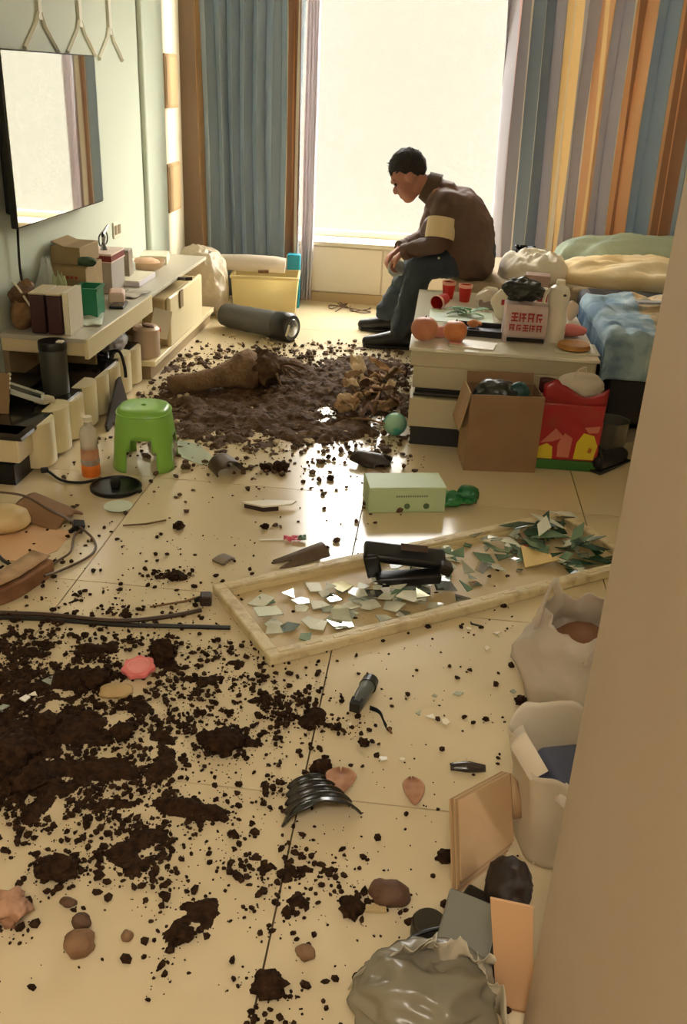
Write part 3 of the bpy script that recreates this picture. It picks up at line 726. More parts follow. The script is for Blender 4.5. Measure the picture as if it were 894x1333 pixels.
# papers on the table top
t = thing('paper_sheet', 'mint tinted sheet lying under the greens on the table', 'paper', (.14, 4.70, TB+.0005))
MB().box((0, 0, .001), (.32, .26, .002)).build('sheet', M('mint_sheet', (214, 230, 206), .4), t)

# ---------------- under / before the table
t = thing('carton_box', 'open brown cardboard carton standing before the coffee table', 'box', (.325, 3.82, 0), R(7))
HW, HD, HH = .155, .105, .34
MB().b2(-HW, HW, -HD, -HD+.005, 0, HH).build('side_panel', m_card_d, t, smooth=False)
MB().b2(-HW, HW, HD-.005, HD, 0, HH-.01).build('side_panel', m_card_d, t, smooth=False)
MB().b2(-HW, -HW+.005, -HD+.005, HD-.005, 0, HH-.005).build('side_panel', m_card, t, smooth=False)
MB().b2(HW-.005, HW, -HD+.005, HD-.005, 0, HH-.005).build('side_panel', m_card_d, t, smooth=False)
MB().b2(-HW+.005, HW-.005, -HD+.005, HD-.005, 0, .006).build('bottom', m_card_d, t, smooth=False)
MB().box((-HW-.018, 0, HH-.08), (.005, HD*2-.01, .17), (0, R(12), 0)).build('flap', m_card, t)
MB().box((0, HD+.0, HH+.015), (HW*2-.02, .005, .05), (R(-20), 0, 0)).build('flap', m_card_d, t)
t2 = thing('black_bag', 'black and dark teal plastic bag stuffed in the brown carton', 'plastic bag', (.325, 3.82, .18), .1)
MB().crumple((-.03, 0, .13), (.11, .08, .07), 3, .3, 1.6, 4).build('film', M('black_film', (0, 0, 0)), t2, angle=0)
MB().blob((.06, 0, .15), (.05, .05, .045), 7, .25).build('teal_corner', M('dark_teal', (36, 76, 76), .4), t2, angle=0)
# red gift bag
t = thing('gift_bag', 'glossy red shopping bag with yellow figures and green foot', 'bag', (.62, 3.865, 0), R(2))
m_gb = M('red_bag', (172, 34, 44), .3, var=(9, (150, 60, 50), .5, .7), coat=.3)
MB().prism([(-.135, -.07), (.135, -.07), (.135, .07), (-.135, .07)], .045, .30).build('body', m_gb, t, bevel=.006)
MB().prism([(-.136, -.071), (.136, -.071), (.136, .071), (-.136, .071)], .0, .045).build('green_foot', M('green_foot', (58, 112, 48), .4), t, bevel=.004)
MB().sheet(lambda u, v: (-.135+.27*u, -.07, .30+.06*v+.025*v*math.sin(u*7)+.02*v*(u < .25)), 16, 4).build('front_top', M('deep_red', (158, 24, 36), .3, coat=.3), t, solid=.002)
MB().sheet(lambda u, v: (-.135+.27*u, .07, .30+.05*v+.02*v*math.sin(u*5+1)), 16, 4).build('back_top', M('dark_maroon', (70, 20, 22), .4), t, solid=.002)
m_yel = M('yellow_print', (226, 202, 56), .5)
for pl in ([(-.13, .05), (-.06, .05), (-.065, .105), (-.09, .12), (-.13, .10)], [(.03, .055), (.115, .055), (.125, .12), (.105, .165), (.06, .175), (.035, .13)]):
    MB().prism(pl, .0705, .0715, Matrix.Rotation(R(90), 4, 'X')).build('yellow_figure', m_yel, t, smooth=False)
for pl in ([(-.12, .12), (-.06, .19), (-.02, .15), (-.07, .13)], [(-.04, .06), (.01, .06), (.015, .15), (-.02, .17), (-.045, .12)], [(.06, .20), (.125, .21), (.12, .18), (.08, .175)]):
    MB().prism(pl, .0705, .0714, Matrix.Rotation(R(90), 4, 'X')).build('pale_figure', M('pale_print', (206, 122, 100), .5), t, smooth=False)
MB().prism([(.085, .09), (.10, .085), (.105, .105), (.092, .112)], .0716, .0722, Matrix.Rotation(R(90), 4, 'X')).build('figure_eye', M('orange_print', (190, 110, 40), .5), t, smooth=False)
t = thing('white_sack', 'white plastic sack behind the red shopping bag under the table edge', 'plastic bag', (.68, 3.90, .30))
t.location = (.645, 3.865, .30)
MB().crumple((0, 0, .06), (.11, .05, .06), 5, .3, 1.5, 4).build('film', m_wbag, t, angle=0)
MB().tube(bez([(-.03, -.02, .10), (-.02, -.03, .14), (.01, -.02, .15), (.02, .0, .11)]), .003, 6).build('handle', m_wbag, t)
t = thing('steel_pot', 'grey metal pot by the sofa foot behind the red bag', 'pot', (.85, 4.10, 0))
MB().lathe([(.06, 0), (.075, .02), (.08, .14), (.084, .145), (.076, .145), (.07, .03)], 28).build('body', M('grey_metal', (150, 148, 142), .3, metal=.7), t)
t = thing('shoe', 'black shoe lying on the tiles in front of the sofa', 'shoe', at(783, 606)+Vector((.03, 0, 0)), R(50))
MB().chain([((-.09, 0, .045), .04), ((0, 0, .04), .04), ((.09, 0, .035), .035)]).build('upper', m_blackm, t, remesh=.01, smit=4)
MB().b2(-.13, .125, -.04, .04, 0, .014).build('sole', m_black, t, bevel=.01)
MB().tube(bez([(-.1, -.02, .06), (-.11, 0, .12), (-.07, .02, .10), (-.04, .0, .07)]), .006, 6).build('pull_strap', m_black, t)

# ================================================================ seated person
pe = thing('person', 'person in brown jacket and dark jeans sitting bent forward on the sofa end', 'person')
YC = 5.76
J = {k: atY(*v) for k, v in dict(
    head=(531, 229, YC), neckb=(563, 246, YC), chest=(588, 275, YC), belly=(600, 310, YC), pelv=(612, 328, YC),
    shN=(580, 265, 5.60), elN=(571, 316, 5.53), wrN=(526, 328, 5.62),
    shF=(572, 262, 5.93), elF=(556, 308, 5.98), wrF=(521, 323, 5.80),
    hipN=(612, 336, 5.66), knN=(549, 346, 5.62), anN=(519, 432, 5.60),
    hipF=(612, 334, 5.88), knF=(540, 348, 5.93), anF=(500, 408, 5.98)).items()}
# --- skin: one continuous body (head, neck, arms with hands, trunk, legs)
bd = MB()
tilt = Matrix.Translation(J['head']) @ Matrix.Rotation(R(-36), 4, 'Y')
def hp(x, y, z): return tilt @ Vector((x, y, z))
def hblob(c, r, rot=0): 
    b = MB().blob((0, 0, 0), r, amp=0, sub=3)
    bd.add(b.v, b.f, tilt @ Matrix.Translation(c) @ Matrix.Rotation(rot, 4, 'Y'))
hblob((.015, 0, .035), (.108, .082, .105))       # cranium
hblob((-.03, 0, -.045), (.072, .063, .085))      # face
hblob((-.055, 0, -.105), (.042, .04, .032))      # chin
hblob((.01, 0, -.075), (.06, .058, .05))         # jaw angle
hblob((-.086, 0, .022), (.022, .055, .016))      # brow
hblob((-.098, 0, -.028), (.028, .013, .022), -.5)  # nose
hblob((-.108, 0, -.042), (.016, .017, .011))
hblob((-.095, 0, -.073), (.012, .026, .006)); hblob((-.091, 0, -.086), (.012, .023, .007))   # lips
for sg in (-1, 1): hblob((.012, sg*.082, -.012), (.026, .012, .036), .2); hblob((-.07, sg*.035, -.025), (.02, .022, .022))   # ears, cheeks
bd.caps(hp(.03, 0, -.05), .058, J['neckb'], .062)
bd.chain([(J['neckb'], .06), (J['chest'], .09), (J['belly'], .09), (J['pelv'], .08)])
for s_ in 'NF':
    bd.chain([(J['neckb'], .05), (J['sh'+s_], .05), (J['el'+s_], .036), (J['wr'+s_], .026)])
    bd.chain([(J['pelv'], .08), (J['hip'+s_], .07), (J['kn'+s_], .045), (J['an'+s_], .034)])
# hands: palm, four fingers and a thumb each, loosely clasped, hanging between the knees
def hand(w, dirv, side):
    d = dirv.normalized(); sd_ = Vector((0, 1, 0))*side
    sd_ = (sd_-d*sd_.dot(d)).normalized(); dn = d.cross(sd_).normalized()
    if dn.z > 0: dn = -dn
    pc = w+d*.05
    for k in range(4):
        o = sd_*(-.033+.022*k)
        bd.caps(w+d*.01+o*.5, .017, w+d*.085+o, .013)
        L = (.030, .036, .034, .026)[k]
        p0 = w+d*.09+o; p1 = p0+(d*.85+dn*.5).normalized()*L*1.1; p2 = p1+(d*.25+dn*1).normalized()*L*.85; p3 = p2+(-d*.3+dn*.9).normalized()*L*.6
        bd.chain([(p0, .0105), (p1, .0095), (p2, .0088), (p3, .008)])
    q0 = w+d*.025-sd_*.03; q1 = q0-sd_*.022+d*.03+dn*.012; q2 = q1+d*.032+dn*.018
    bd.chain([(q0, .014), (q1, .011), (q2, .009)])
dN = (atY(507, 342, 5.68)-J['wrN']); dF = (atY(504, 336, 5.76)-J['wrF'])
hand(J['wrN'], dN, 1); hand(J['wrF'], dF, -1)
body = bd.build('body', m_skin, pe, remesh=.007, smit=3)
# hair: cap over the cranium, short
hr = MB(); vs, fs = ico(4)
pv = []
for v in vs:
    k = 1+.06*noise.noise(v*7)+.07*max(0, noise.noise(v*19))
    p = Vector((.022+v.x*.112*k, v.y*.087*k, .040+v.z*.109*k))
    fringe = -.01 if v.x < -.2 else (-.03 if v.x < .3 else -.075)
    lim = .055 if v.x < -.6 else (.055-.10*(v.x+.6) if v.x < .2 else (-.025-.10*(v.x-.2)))
    lim += .012*noise.noise(v*11)
    if p.z < lim: p.z = lim+(p.z-lim)*.04; p.x = .022+(p.x-.022)*.78; p.y *= .78
    pv.append(p)
hr.add(pv, fs, tilt)
hrn = random.Random(3)
for v, p in zip(vs, pv):
    if v.z > -.05 and hrn.random() < .22 and p.z > .05:      # short tufts
        nb = Vector((v.x, v.y, v.z+.25)).normalized(); a_ = nb.orthogonal().normalized()*.006; b_ = nb.cross(a_).normalized()*.006
        tip = p+nb*hrn.uniform(.006, .016)+Vector((-.006, hrn.uniform(-.006, .006), -.002)); q_ = p-nb*.004
        hr.add([q_+a_, q_-a_*.5+b_*.8, q_-a_*.5-b_*.8, tip], [(0, 1, 3), (1, 2, 3), (2, 0, 3)], tilt)
hr.build('hair', M('dark_hair', (40, 33, 30), .7, bump=(120, .7)), pe, angle=0)
for sg in (-1, 1): MB().blob(hp(-.083, sg*.031, -.003), .012, amp=0).build('eye', M('eye', (40, 30, 26), .2), pe)
# jacket
jk = MB()
def P_(px, py, Y): return atY(px, py, Y)
for off, sc in ((-.11, .92), (0, 1), (.11, .92)):
    o = Vector((0, off, 0))
    jk.chain([(P_(576, 262, YC)+o, .10*sc), (P_(598, 277, YC)+o, .155*sc), (P_(608, 302, YC)+o, .168*sc), (P_(611, 326, YC)+o, .155*sc), (P_(616, 338, YC)+o, .14*sc)])
jk.chain([(P_(560, 243, YC), .072), (P_(578, 258, YC), .11)])
jk.chain([(P_(570, 300, YC), .11), (P_(600, 322, YC), .13)])
for s_ in 'NF':
    jk.chain([(J['sh'+s_], .082), (J['sh'+s_].lerp(J['el'+s_], .5), .072), (J['el'+s_], .062), (J['el'+s_].lerp(J['wr'+s_], .55), .053), (J['el'+s_].lerp(J['wr'+s_], .92), .043)])
m_jk = M('brown_jacket', (108, 80, 66), .75, var=(6, (92, 72, 60)), bump=(18, .5))
jk.build('jacket', m_jk, pe, remesh=.011, smit=4, disp=(.075, .028))
# collar, hem, cuffs
cl = MB()
cd_ = (J['neckb']-hp(.03, 0, -.05)).normalized()
ax = (J['neckb']-cd_*.0)
zq = cd_.to_track_quat('Z', 'Y').to_matrix().to_4x4()
cl.lathe([(.098, .02), (.088, -.03), (.080, -.055), (.072, -.055), (.078, -.02), (.085, .02)], 24, Matrix.Translation(ax) @ zq)
cl.build('collar', M('brown_collar', (84, 66, 48), .8, bump=(30, .4)), pe)
for s_ in 'NF':
    d = (J['wr'+s_]-J['el'+s_]).normalized(); a = J['el'+s_].lerp(J['wr'+s_], .9)
    MB().lathe([(.046, -.015), (.05, 0), (.048, .028), (.038, .028)], 20, Matrix.Translation(a) @ d.to_track_quat('Z', 'Y').to_matrix().to_4x4()).build('cuff', m_jk, pe)
# white armband on the near upper arm, open where it faces away
a0 = J['shN'].lerp(J['elN'], .40); d = (J['elN']-J['shN']).normalized()
mt4 = Matrix.Translation(a0) @ d.to_track_quat('Z', 'Y').to_matrix().to_4x4()
MB().lathe([(.087, 0), (.088, .02), (.088, .09), (.085, .115), (.08, .115), (.08, 0)], 28, mt4, False, False).build('armband', M('armband_cream', (226, 204, 160), .7), pe)
for q in range(3): MB().blob(P_(571+q*4, 336-q*0, 5.50) if q == 0 else P_(552+q*3, 270+q*14, 5.55), .007, amp=0).build('button', m_white, pe) if q == 0 else None
# trousers
tr = MB()
for s_ in 'NF':
    k, a, h = J['kn'+s_], J['an'+s_], J['hip'+s_]
    tr.chain([(J['pelv']+Vector((.03, (h.y-YC)*.6, .0)), .125), (h, .115), (h.lerp(k, .55), .098), (k, .082), (k.lerp(a, .35), .077), (k.lerp(a, .75), .066), (k.lerp(a, .97), .062)])
m_jean = M('dark_jeans', (58, 68, 78), .85, var=(5, (58, 66, 70)), bump=(60, .3))
tr.build('trousers', m_jean, pe, remesh=.011, smit=4, disp=(.05, .026))
# shoes
for s_, (hx, hy, tx, ty) in dict(N=(532, 449, 482, 449), F=(524, 420, 490, 418)).items():
    h = at(hx, hy); t_ = at(tx, ty)
    if s_ == 'F': h.y = 6.0; t_.y = 6.02; 
    else: h.y = 5.62; t_.y = 5.60
    dv = (t_-h); dv.z = 0
    if dv.length < .27: dv = dv.normalized()*.27
    sh = MB()
    sh.chain([(h+Vector((0, 0, .062)), .05), (h+dv*.35+Vector((0, 0, .062)), .052), (h+dv*.7+Vector((0, 0, .042)), .044), (h+dv*.95+Vector((0, 0, .036)), .036)])
    sh.chain([(h+dv*.08+Vector((0, 0, .06)), .05), (h+dv*.14+Vector((0, 0, .11)), .05)])
    so_ = sh.build('shoe', M('black_leather', (26, 25, 25), .4), pe, remesh=.009, smit=5)
    ang = math.atan2(dv.y, dv.x)
    MB().prism([(-.045, -.032), (-.03, -.044), (.1, -.04), (.18, -.047), (.26, -.035), (.285, 0), (.26, .035), (.18, .047), (.1, .04), (-.03, .044), (-.045, .032)], 0, .02, Matrix.Translation((h.x, h.y, 0.001)) @ Matrix.Rotation(ang, 4, 'Z')).build('sole', m_black, so_, bevel=.003)
jk_o = next(c for c in pe.children if c.name.startswith('jacket'))
for c_ in list(pe.children):
    if c_.name.split('.')[0] in ('collar', 'cuff', 'armband', 'button'): c_.parent = jk_o
rebase(pe, (J['pelv'].x, YC, 0))
t = thing('face_mask', 'pale bluish crumpled mask held in the hands of the seated person', 'mask', atY(516, 349, 5.70))
MB().crumple((0, 0, 0), (.055, .04, .055), 4, .3, 1.5, 4).build('cloth', M('pale_blue_film', (190, 198, 192), .5, transl=.3), t, angle=0)

# ================================================================ far left: storage box, bags, tube
m_box = M('pale_yellow_plastic', (240, 228, 184), .35, transl=.5)
t = thing('storage_box', 'large pale yellow plastic storage box by the blue-grey curtain', 'box', (-1.17, 6.34, 0), R(6))
BW, BD, BH = .225, .14, .27
prof = lambda z: .92+.08*z/BH
MB().add([(-BW*.92, -BD*.9, 0), (BW*.92, -BD*.9, 0), (BW*.92, BD*.9, 0), (-BW*.92, BD*.9, 0), (-BW, -BD, BH), (BW, -BD, BH), (BW, BD, BH), (-BW, BD, BH)], [(3, 2, 1, 0), (0, 1, 5, 4), (1, 2, 6, 5), (2, 3, 7, 6), (3, 0, 4, 7)]).build('body', m_box, t, solid=.004, bevel=.012)
MB().b2(-BW-.008, BW+.008, -BD-.008, -BD+.006, BH-.02, BH).b2(-BW-.008, BW+.008, BD-.006, BD+.008, BH-.02, BH).b2(-BW-.008, -BW+.006, -BD+.006, BD-.006, BH-.02, BH).b2(BW-.006, BW+.008, -BD+.006, BD-.006, BH-.02, BH).build('rim', m_box, t, bevel=.003)
t = thing('rolled_sheet', 'white rolled plastic sheet lying across the storage box', 'roll', (-1.21, 6.35, BH), R(5))
MB().tube([(-.28, 0, .055), (-.1, .0, .058), (.1, 0, .056), (.17, 0, .05)], [.052, .056, .055, .05], 18).build('roll', m_wbag, t)
MB().tube([(-.01, -.05, .012), (.06, -.055, .015)], .01, 8).build('fold', m_tan, t)
t = simple_box('blue_carton', 'bright blue carton standing behind the storage box', 'box', (-1.01, 6.555, 0), (.09, .08, .37), M('cyan_blue', (38, 160, 186), .4), R(4))
MB().b2(-.05, -.045, -.041, .041, 0, .361).build('white_side', m_white, t, smooth=False)
t = thing('plastic_bag', 'large pale crumpled plastic bag slumped against the wall left of the storage box', 'plastic bag', (-1.575, 6.12, 0), .4)
MB().crumple((0, 0, .22), (.20, .15, .26), 3, .3, 1.5, 5, flat=-.218).build('film', M('cream_film', (226, 214, 190), .35, transl=.35, alpha=.85, bump=(18, .7)), t, angle=28)
MB().blob((0, 0, .18), (.11, .10, .15), 4, .15, 1.6, 3).build('contents', M('tan_fill', (206, 184, 148), .8), t, angle=0)
t = thing('dark_tube', 'long dark grey padded tube lying on the floor before the storage box', 'tube', (0, 0, 0))
A = Vector((-1.35, 5.85, .079)); B = Vector((-.90, 5.60, .089))
ps = [A.lerp(B, q/8) for q in range(9)]
MB().tube(ps, [.07, .078, .076, .08, .078, .08, .084, .082, .074], 22).build('sleeve', M('dark_grey_rubber', (72, 72, 70), .5, var=(4, (92, 92, 90))), t)
d = (B-A).normalized()
MB().tube([B-d*.08, B-d*.07, B+d*.03, B+d*.045], [.084, .09, .09, .078], 24).build('end_cap', M('tube_cap', (36, 35, 34), .35), t)
MB().tube([B+d*.046, B+d*.05], [.055, .05], 20).build('end_disc', m_metal, t)
MB().box(B+Vector((.02, -.088, .0)), (.012, .006, .07), (0, .3, .4)).build('clasp', m_white, t)
rebase(t, (-1.2, 5.7, 0))
tangle('loose_cable', 'thin dark cable curled on the tiles below the window', at(455, 402), 3, .16, .004, M('brown_cable', (92, 66, 44), .6), 8, 'cable', .03)

# ================================================================ uprooted trunk, debris
m_bark = M('bark', (142, 114, 84), .9, var=(14, (104, 78, 54), .4, .7), bump=(50, .9))
t = thing('tree_trunk', 'uprooted bare tree trunk with earthy root end lying in the soil', 'trunk')
A = at(222, 503, .055); B = at(335, 480, .11)
pts = [A.lerp(B, q/10)+Vector((0, .012*math.sin(q), .004*math.sin(q*1.7))) for q in range(11)]
mb = MB().tube(pts, [.044, .046, .047, .049, .051, .054, .060, .074, .096, .105, .085], 18)
mb.v = [tuple(Vector(v)*1+Vector((0, 0, .012*noise.noise(Vector(v)*14)))+Vector((.008*noise.noise(Vector(v)*20+Vector((5, 0, 0))), 0, 0))) for v in mb.v]
mb.build('stem', m_bark, t, angle=0)
MB().blob(B+Vector((.02, .02, .0)), (.10, .11, .09), 6, .3, 2.6, 3).build('root_ball', m_soil2, t, angle=0)
for k in range(9):
    a = random.uniform(0, 6.28); b_ = B+Vector((.06, 0, .0))
    e = b_+Vector((.12+.06*math.cos(a), .14*math.sin(a), .05*math.cos(a*2)-.03)); e.z = max(e.z, .01)
    MB().tube(bez([b_, b_.lerp(e, .5)+Vector((0, 0, .03)), e]), [.014-.0006*i for i in range(17)], 6).build('root', m_bark, t)
rebase(t, A*1 - Vector((0, 0, A.z)))
# heap of torn brown paper, bark and shards against the coffee table
m_paper = M('torn_paper', (190, 156, 116), .85, var=(12, (150, 112, 78), .4, .6), bump=(30, .4))
rnd = random.Random(21)
scrap_m = [m_paper, M('tan_scrap', (164, 130, 94), .85, bump=(30, .5)), M('pale_scrap', (214, 190, 154), .8, bump=(30, .4)), M('brown_scrap', (112, 80, 58), .85, bump=(30, .5))]
scrap_n = ['torn mottled brown paper scrap in the heap against the coffee table', 'tan paper scrap in the heap against the coffee table', 'pale cream paper scrap in the heap against the coffee table', 'dark brown husk in the heap against the coffee table']
for k in range(30):
    px = rnd.uniform(446, 526); py = rnd.uniform(492, 552)
    p = at(px, py); p.x = min(p.x, -.15); r = rnd.uniform(.035, .085); el = rnd.uniform(1, 2.2); w_ = k % 4
    o = MB().sheet(lambda u, v: (r*(u-.5)*el, r*(v-.5)*(1-.5*abs(u-.5)), .02+.6*r*fnoise(u*1.7+k*3, v*1.7)+.25*r*fnoise(u*5, v*5+k)), 10, 9).build('paper_scrap', scrap_m[w_], solid=.002)
    place(o, p+Vector((0, 0, .03+.045*rnd.random())), rot=(rnd.uniform(-.45, .45), rnd.uniform(-.45, .45), rnd.uniform(0, 6)))
    tag(o, scrap_n[w_], 'paper', ['mottled scraps', 'tan scraps', 'cream scraps', 'brown husks'][w_]+' in the heap beside the coffee table')
m_stick = M('stick', (150, 118, 82), .8)
for k, (a, b) in enumerate((((485, 540), (498, 500)), ((462, 545), (500, 552)), ((470, 520), (452, 500)))):
    A = at(*a, .02); B = at(*b, .07)
    tag(MB().tube([A, A.lerp(B, .5)+Vector((0, 0, .01)), B], [.007, .006, .005], 6).build('stick', m_stick), 'thin brown stick poking out of the torn paper heap', 'stick', 'sticks in the torn paper heap')
t = thing('toy_ball', 'mint and teal plastic ball beside the black table base', 'ball', at(513, 566)+Vector((-.0, .0, 0)))
MB().blob((0, 0, .054), .054, amp=0, sub=4).build('shell', stripe_mat('x', [(0, (0, 0, 0)), (1, (0, 0, 0))]) if False else M('mint_ball', (166, 214, 186), .35, var=(9, (70, 176, 158), .48, .6)), t, angle=0)
MB().tube([(.0545*math.cos(a*math.pi/24), 0, .054+.0545*math.sin(a*math.pi/24)) for a in range(49)], .0012, 6).build('seam', M('ball_seam', (130, 180, 160), .4), t)

# ================================================================ stool and neighbours
st = thing('stool', 'small lime-green plastic stool with a hole in the seat', 'stool', (-1.15, 3.50, 0), R(8))
st.scale = (.92, .92, .90)
def sq(r, n, k):   # rounded-square ring point
    a = 2*math.pi*k/n
    c, s = math.cos(a), math.sin(a); e = .76
    return (math.copysign(abs(c)**e, c)*r, math.copysign(abs(s)**e, s)*r)
n = 48; zs = [0.0, .02, .06, .1, .13, .155, .18, .21, .24, .262, .274, .279]
rs = [.145, .143, .139, .135, .132, .130, .127, .123, .119, .114, .106, .095]
vs = []; fs = []
for i, z in enumerate(zs):
    for k in range(n):
        x, y = sq(rs[i], n, k); vs.append((x, y, z))
for i in range(len(zs)-1):
    for k in range(n):
        am = ((k+.5)/n*4) % 1      # 0..1 across one side (sides centred on the axes)
        d = abs(((am+.5) % 1)-.5)  # distance from the side's middle
        lim = .155
        archw = .27*math.sqrt(max(0, 1-(zs[i]/lim)**2)) if zs[i] < lim else 0
        if d < archw: continue
        k2 = (k+1) % n
        fs.append((i*n+k, i*n+k2, (i+1)*n+k2, (i+1)*n+k))
o = len(vs); i = len(zs)-1
for k in range(n):
    a = 2*math.pi*k/n; vs.append((.05*math.cos(a), .05*math.sin(a), .281))
for k in range(n):
    a = 2*math.pi*k/n; vs.append((.013*math.cos(a), .013*math.sin(a), .281))
for k in range(n):
    a = 2*math.pi*k/n; vs.append((.013*math.cos(a), .013*math.sin(a), .262))
for k in range(n):
    k2 = (k+1) % n
    fs.append((i*n+k, i*n+k2, o+k2, o+k)); fs.append((o+k, o+k2, o+n+k2, o+n+k)); fs.append((o+n+k, o+n+k2, o+2*n+k2, o+2*n+k))
MB().add(vs, fs).build('shell', m_green, st, solid=.005, angle=50)
MB().lathe([(.013, .2605), (.0, .2605)], 20, cap0=False, cap1=False).build('hole_floor', M('hole_green', (70, 110, 40), .6), st)
def lip(r, z): return [(*sq(r, n, k), z) for k in range(n+1)]
MB().tube(lip(.1185, .258), .004, 6, caps=False).build('edge_rib', m_green, st)
# round black lid
t = thing('pan_lid', 'flat round black lid with a square knob lying before the stool', 'lid', at(151, 636))
MB().lathe([(.096, 0), (.1, .004), (.1, .014), (.094, .016), (.09, .010), (.0, .010)], 40, cap1=False).build('disc', m_black, t)
MB().box((.0, .0, .022), (.03, .03, .026)).build('knob', m_blackm, t, bevel=.003)
MB().box((.095, -.02, .008), (.03, .02, .01), (0, 0, -.2)).build('tab', m_black, t, bevel=.002)
t = thing('dish', 'small clear plastic dish on the tiles below the black lid', 'dish', at(154, 662))
MB().lathe([(.03, 0), (.05, .008), (.053, .012), (.05, .012), (.03, .004)], 28).build('rim', M('mint_plastic', (216, 226, 206), .25), t)
t = thing('bottle', 'clear plastic bottle with orange base standing left of the green stool', 'bottle', at(119, 618), .3)
MB().lathe([(.036, .0), (.038, .005), (.038, .045), (.036, .05)], 24).build('orange_base', M('orange_plastic', (232, 122, 46), .35), t)
MB().lathe([(.036, .05), (.038, .06), (.034, .13), (.036, .17), (.03, .20), (.016, .215), (.016, .23)], 24).build('body', M('bottle_clear', (222, 216, 200), .15, alpha=.5, transl=.3), t)
MB().lathe([(.018, .23), (.018, .25), (.0, .25)], 20, cap1=False).build('cap', m_white, t)
MB().lathe([(.0372, .075), (.0352, .12)], 24, cap0=False, cap1=False).build('label', M('peach_label', (214, 150, 110), .5, alpha=.7), t)
t = thing('plastic_bag', 'white plastic film bunched under the green stool', 'plastic bag', (-1.09, 3.56, 0))
MB().crumple((0, 0, .05), (.065, .055, .055), 4, .35, 1.6, 4, flat=-.049).build('film', m_wbag, t, angle=0)
t = thing('glass_plate', 'pale green glass plate fragment on the floor beside the stool', 'glass', at(245, 590)+Vector((0, 0, .004)), R(-35), rot=(R(6), 0, R(-35)))
MB().prism([(-.10, -.06), (.14, -.05), (.16, .02), (-.02, .08), (-.12, .05)], 0, .005).build('glass', M('pale_glass', (206, 216, 190), .08, alpha=.7), t, smooth=False)
t = thing('loose_cable', 'black cable running from the cabinet base to the round lid', 'cable')
MB().tube(bez([at(40, 605, .02), at(60, 612, .012), at(80, 625, .008), at(105, 628, .006), at(128, 624, .006)]), .006, 6).build('cord', m_black, t)
MB().box(at(58, 612, .02), (.03, .02, .02), (0, 0, .5)).build('plug', m_black, t, bevel=.003)
rebase(t, at(60, 612))
# pale green box with green plastic coming out of it
p = at(515, 664)
t = thing('tissue_box', 'pale mint cardboard box lying on the tiles with green film sticking out', 'box', (-.055, 3.29, 0), R(13))
m_mint = M('mint_card', (190, 210, 168), .5)
MB().b2(-.15, .15, -.075, .075, 0, .105).build('body', m_mint, t, bevel=.004)
MB().b2(-.151, -.149, -.07, .07, .01, .095).build('end_label', M('mint_card_dark', (176, 198, 152), .5), t, smooth=False)
for q in range(14):
    MB().b2(-.045+q*.009, -.039+q*.009, -.0765, -.0745, .066, .073).build('print', M('grey_green_print', (120, 138, 108), .6), t, smooth=False)
for x in (.0, .075): MB().lathe([(.012, 0), (.012, .002)], 12, Matrix.Translation((x, -.075, .028)) @ Matrix.Rotation(R(90), 4, 'X')).build('seal', M('dark_seal', (86, 110, 80), .6), t)
m_gf = M('green_film', (70, 158, 92), .25, transl=.35, bump=(30, .5))
MB().sheet(lambda u, v: (.145+.14*u, (v-.5)*.13*(1-.45*u)+.01*fnoise(u*5, v*5), .02+.035*math.sin(math.pi*v)*(1-.3*u)+.02*fnoise(u*6, v*6, 2)), 14, 12).build('film', m_gf, t, solid=.002)
MB().crumple((.255, .0, .045), (.05, .04, .035), 3, .35, 1.6, 4, flat=-.042).build('film_end', M('deep_green_film', (28, 112, 62), .3), t, angle=0)

# ================================================================ fallen mirror frame with broken glass
FA = R(34.3); FLn, FWd, RAIL, FT = 1.43, .45, .04, .032
fo = Vector((-.625, 2.49, 0))          # left corner of the frame
fr = thing('mirror_frame', 'long pale wooden mirror frame lying on the tiles, its glass smashed', 'frame', fo, FA)
m_fr = M('pale_frame_wood', (220, 204, 162), .5, var=(22, (184, 160, 116), .5, .75), bump=(60, .3))
def rail(x0, x1, y0, y1):
    return MB().b2(x0, x1, y0, y1, .0, FT)
rail(0, FLn, -RAIL, 0).build('rail', m_fr, fr, bevel=.006, seg=3)
rail(0, FLn, -FWd, -FWd+RAIL).build('rail', m_fr, fr, bevel=.006, seg=3)
rail(0, RAIL, -FWd+RAIL, -RAIL).build('rail', m_fr, fr, bevel=.006, seg=3)
rail(FLn-RAIL, FLn, -FWd+RAIL, -RAIL).build('rail', m_fr, fr, bevel=.006, seg=3)
for y, s_ in ((-RAIL-.004, 1), (-FWd+RAIL+.004, 1)):
    MB().b2(RAIL, FLn-RAIL, y-.005, y+.005, 0, FT-.01).build('inner_bead', M('frame_bead', (224, 206, 160), .4), fr, smooth=False)
MB().b2(RAIL, FLn-RAIL, -FWd+RAIL, -RAIL, .002, .006).build('backing', M('backing_board', (214, 194, 150), .5, var=(6, (202, 178, 132))), fr, smooth=False)
for k in range(16):     # worn notches of the carved rail
    MB().box((.06+k*.088, -RAIL*.5, FT), (.05, .012, .003)).build('carving', M('carving', (220, 200, 156), .5), fr, bevel=.001)
    MB().box((.06+k*.088, -FWd+RAIL*.5, FT), (.05, .012, .003)).build('carving', M('carving', (0, 0, 0)), fr, bevel=.001)
rnd = random.Random(17)
fm = Matrix.Translation(fo) @ Matrix.Rotation(FA, 4, 'Z')
m_mir = M('mirror_glass', (205, 210, 200), .05, metal=.85)
m_pg = M('pale_shard', (224, 226, 208), .12)
m_gg = M('green_shard', (112, 140, 112), .12)
m_dg = M('dark_green_shard', (52, 84, 62), .15)
m_gl = M('clear_shard', (206, 216, 200), .05, alpha=.55)
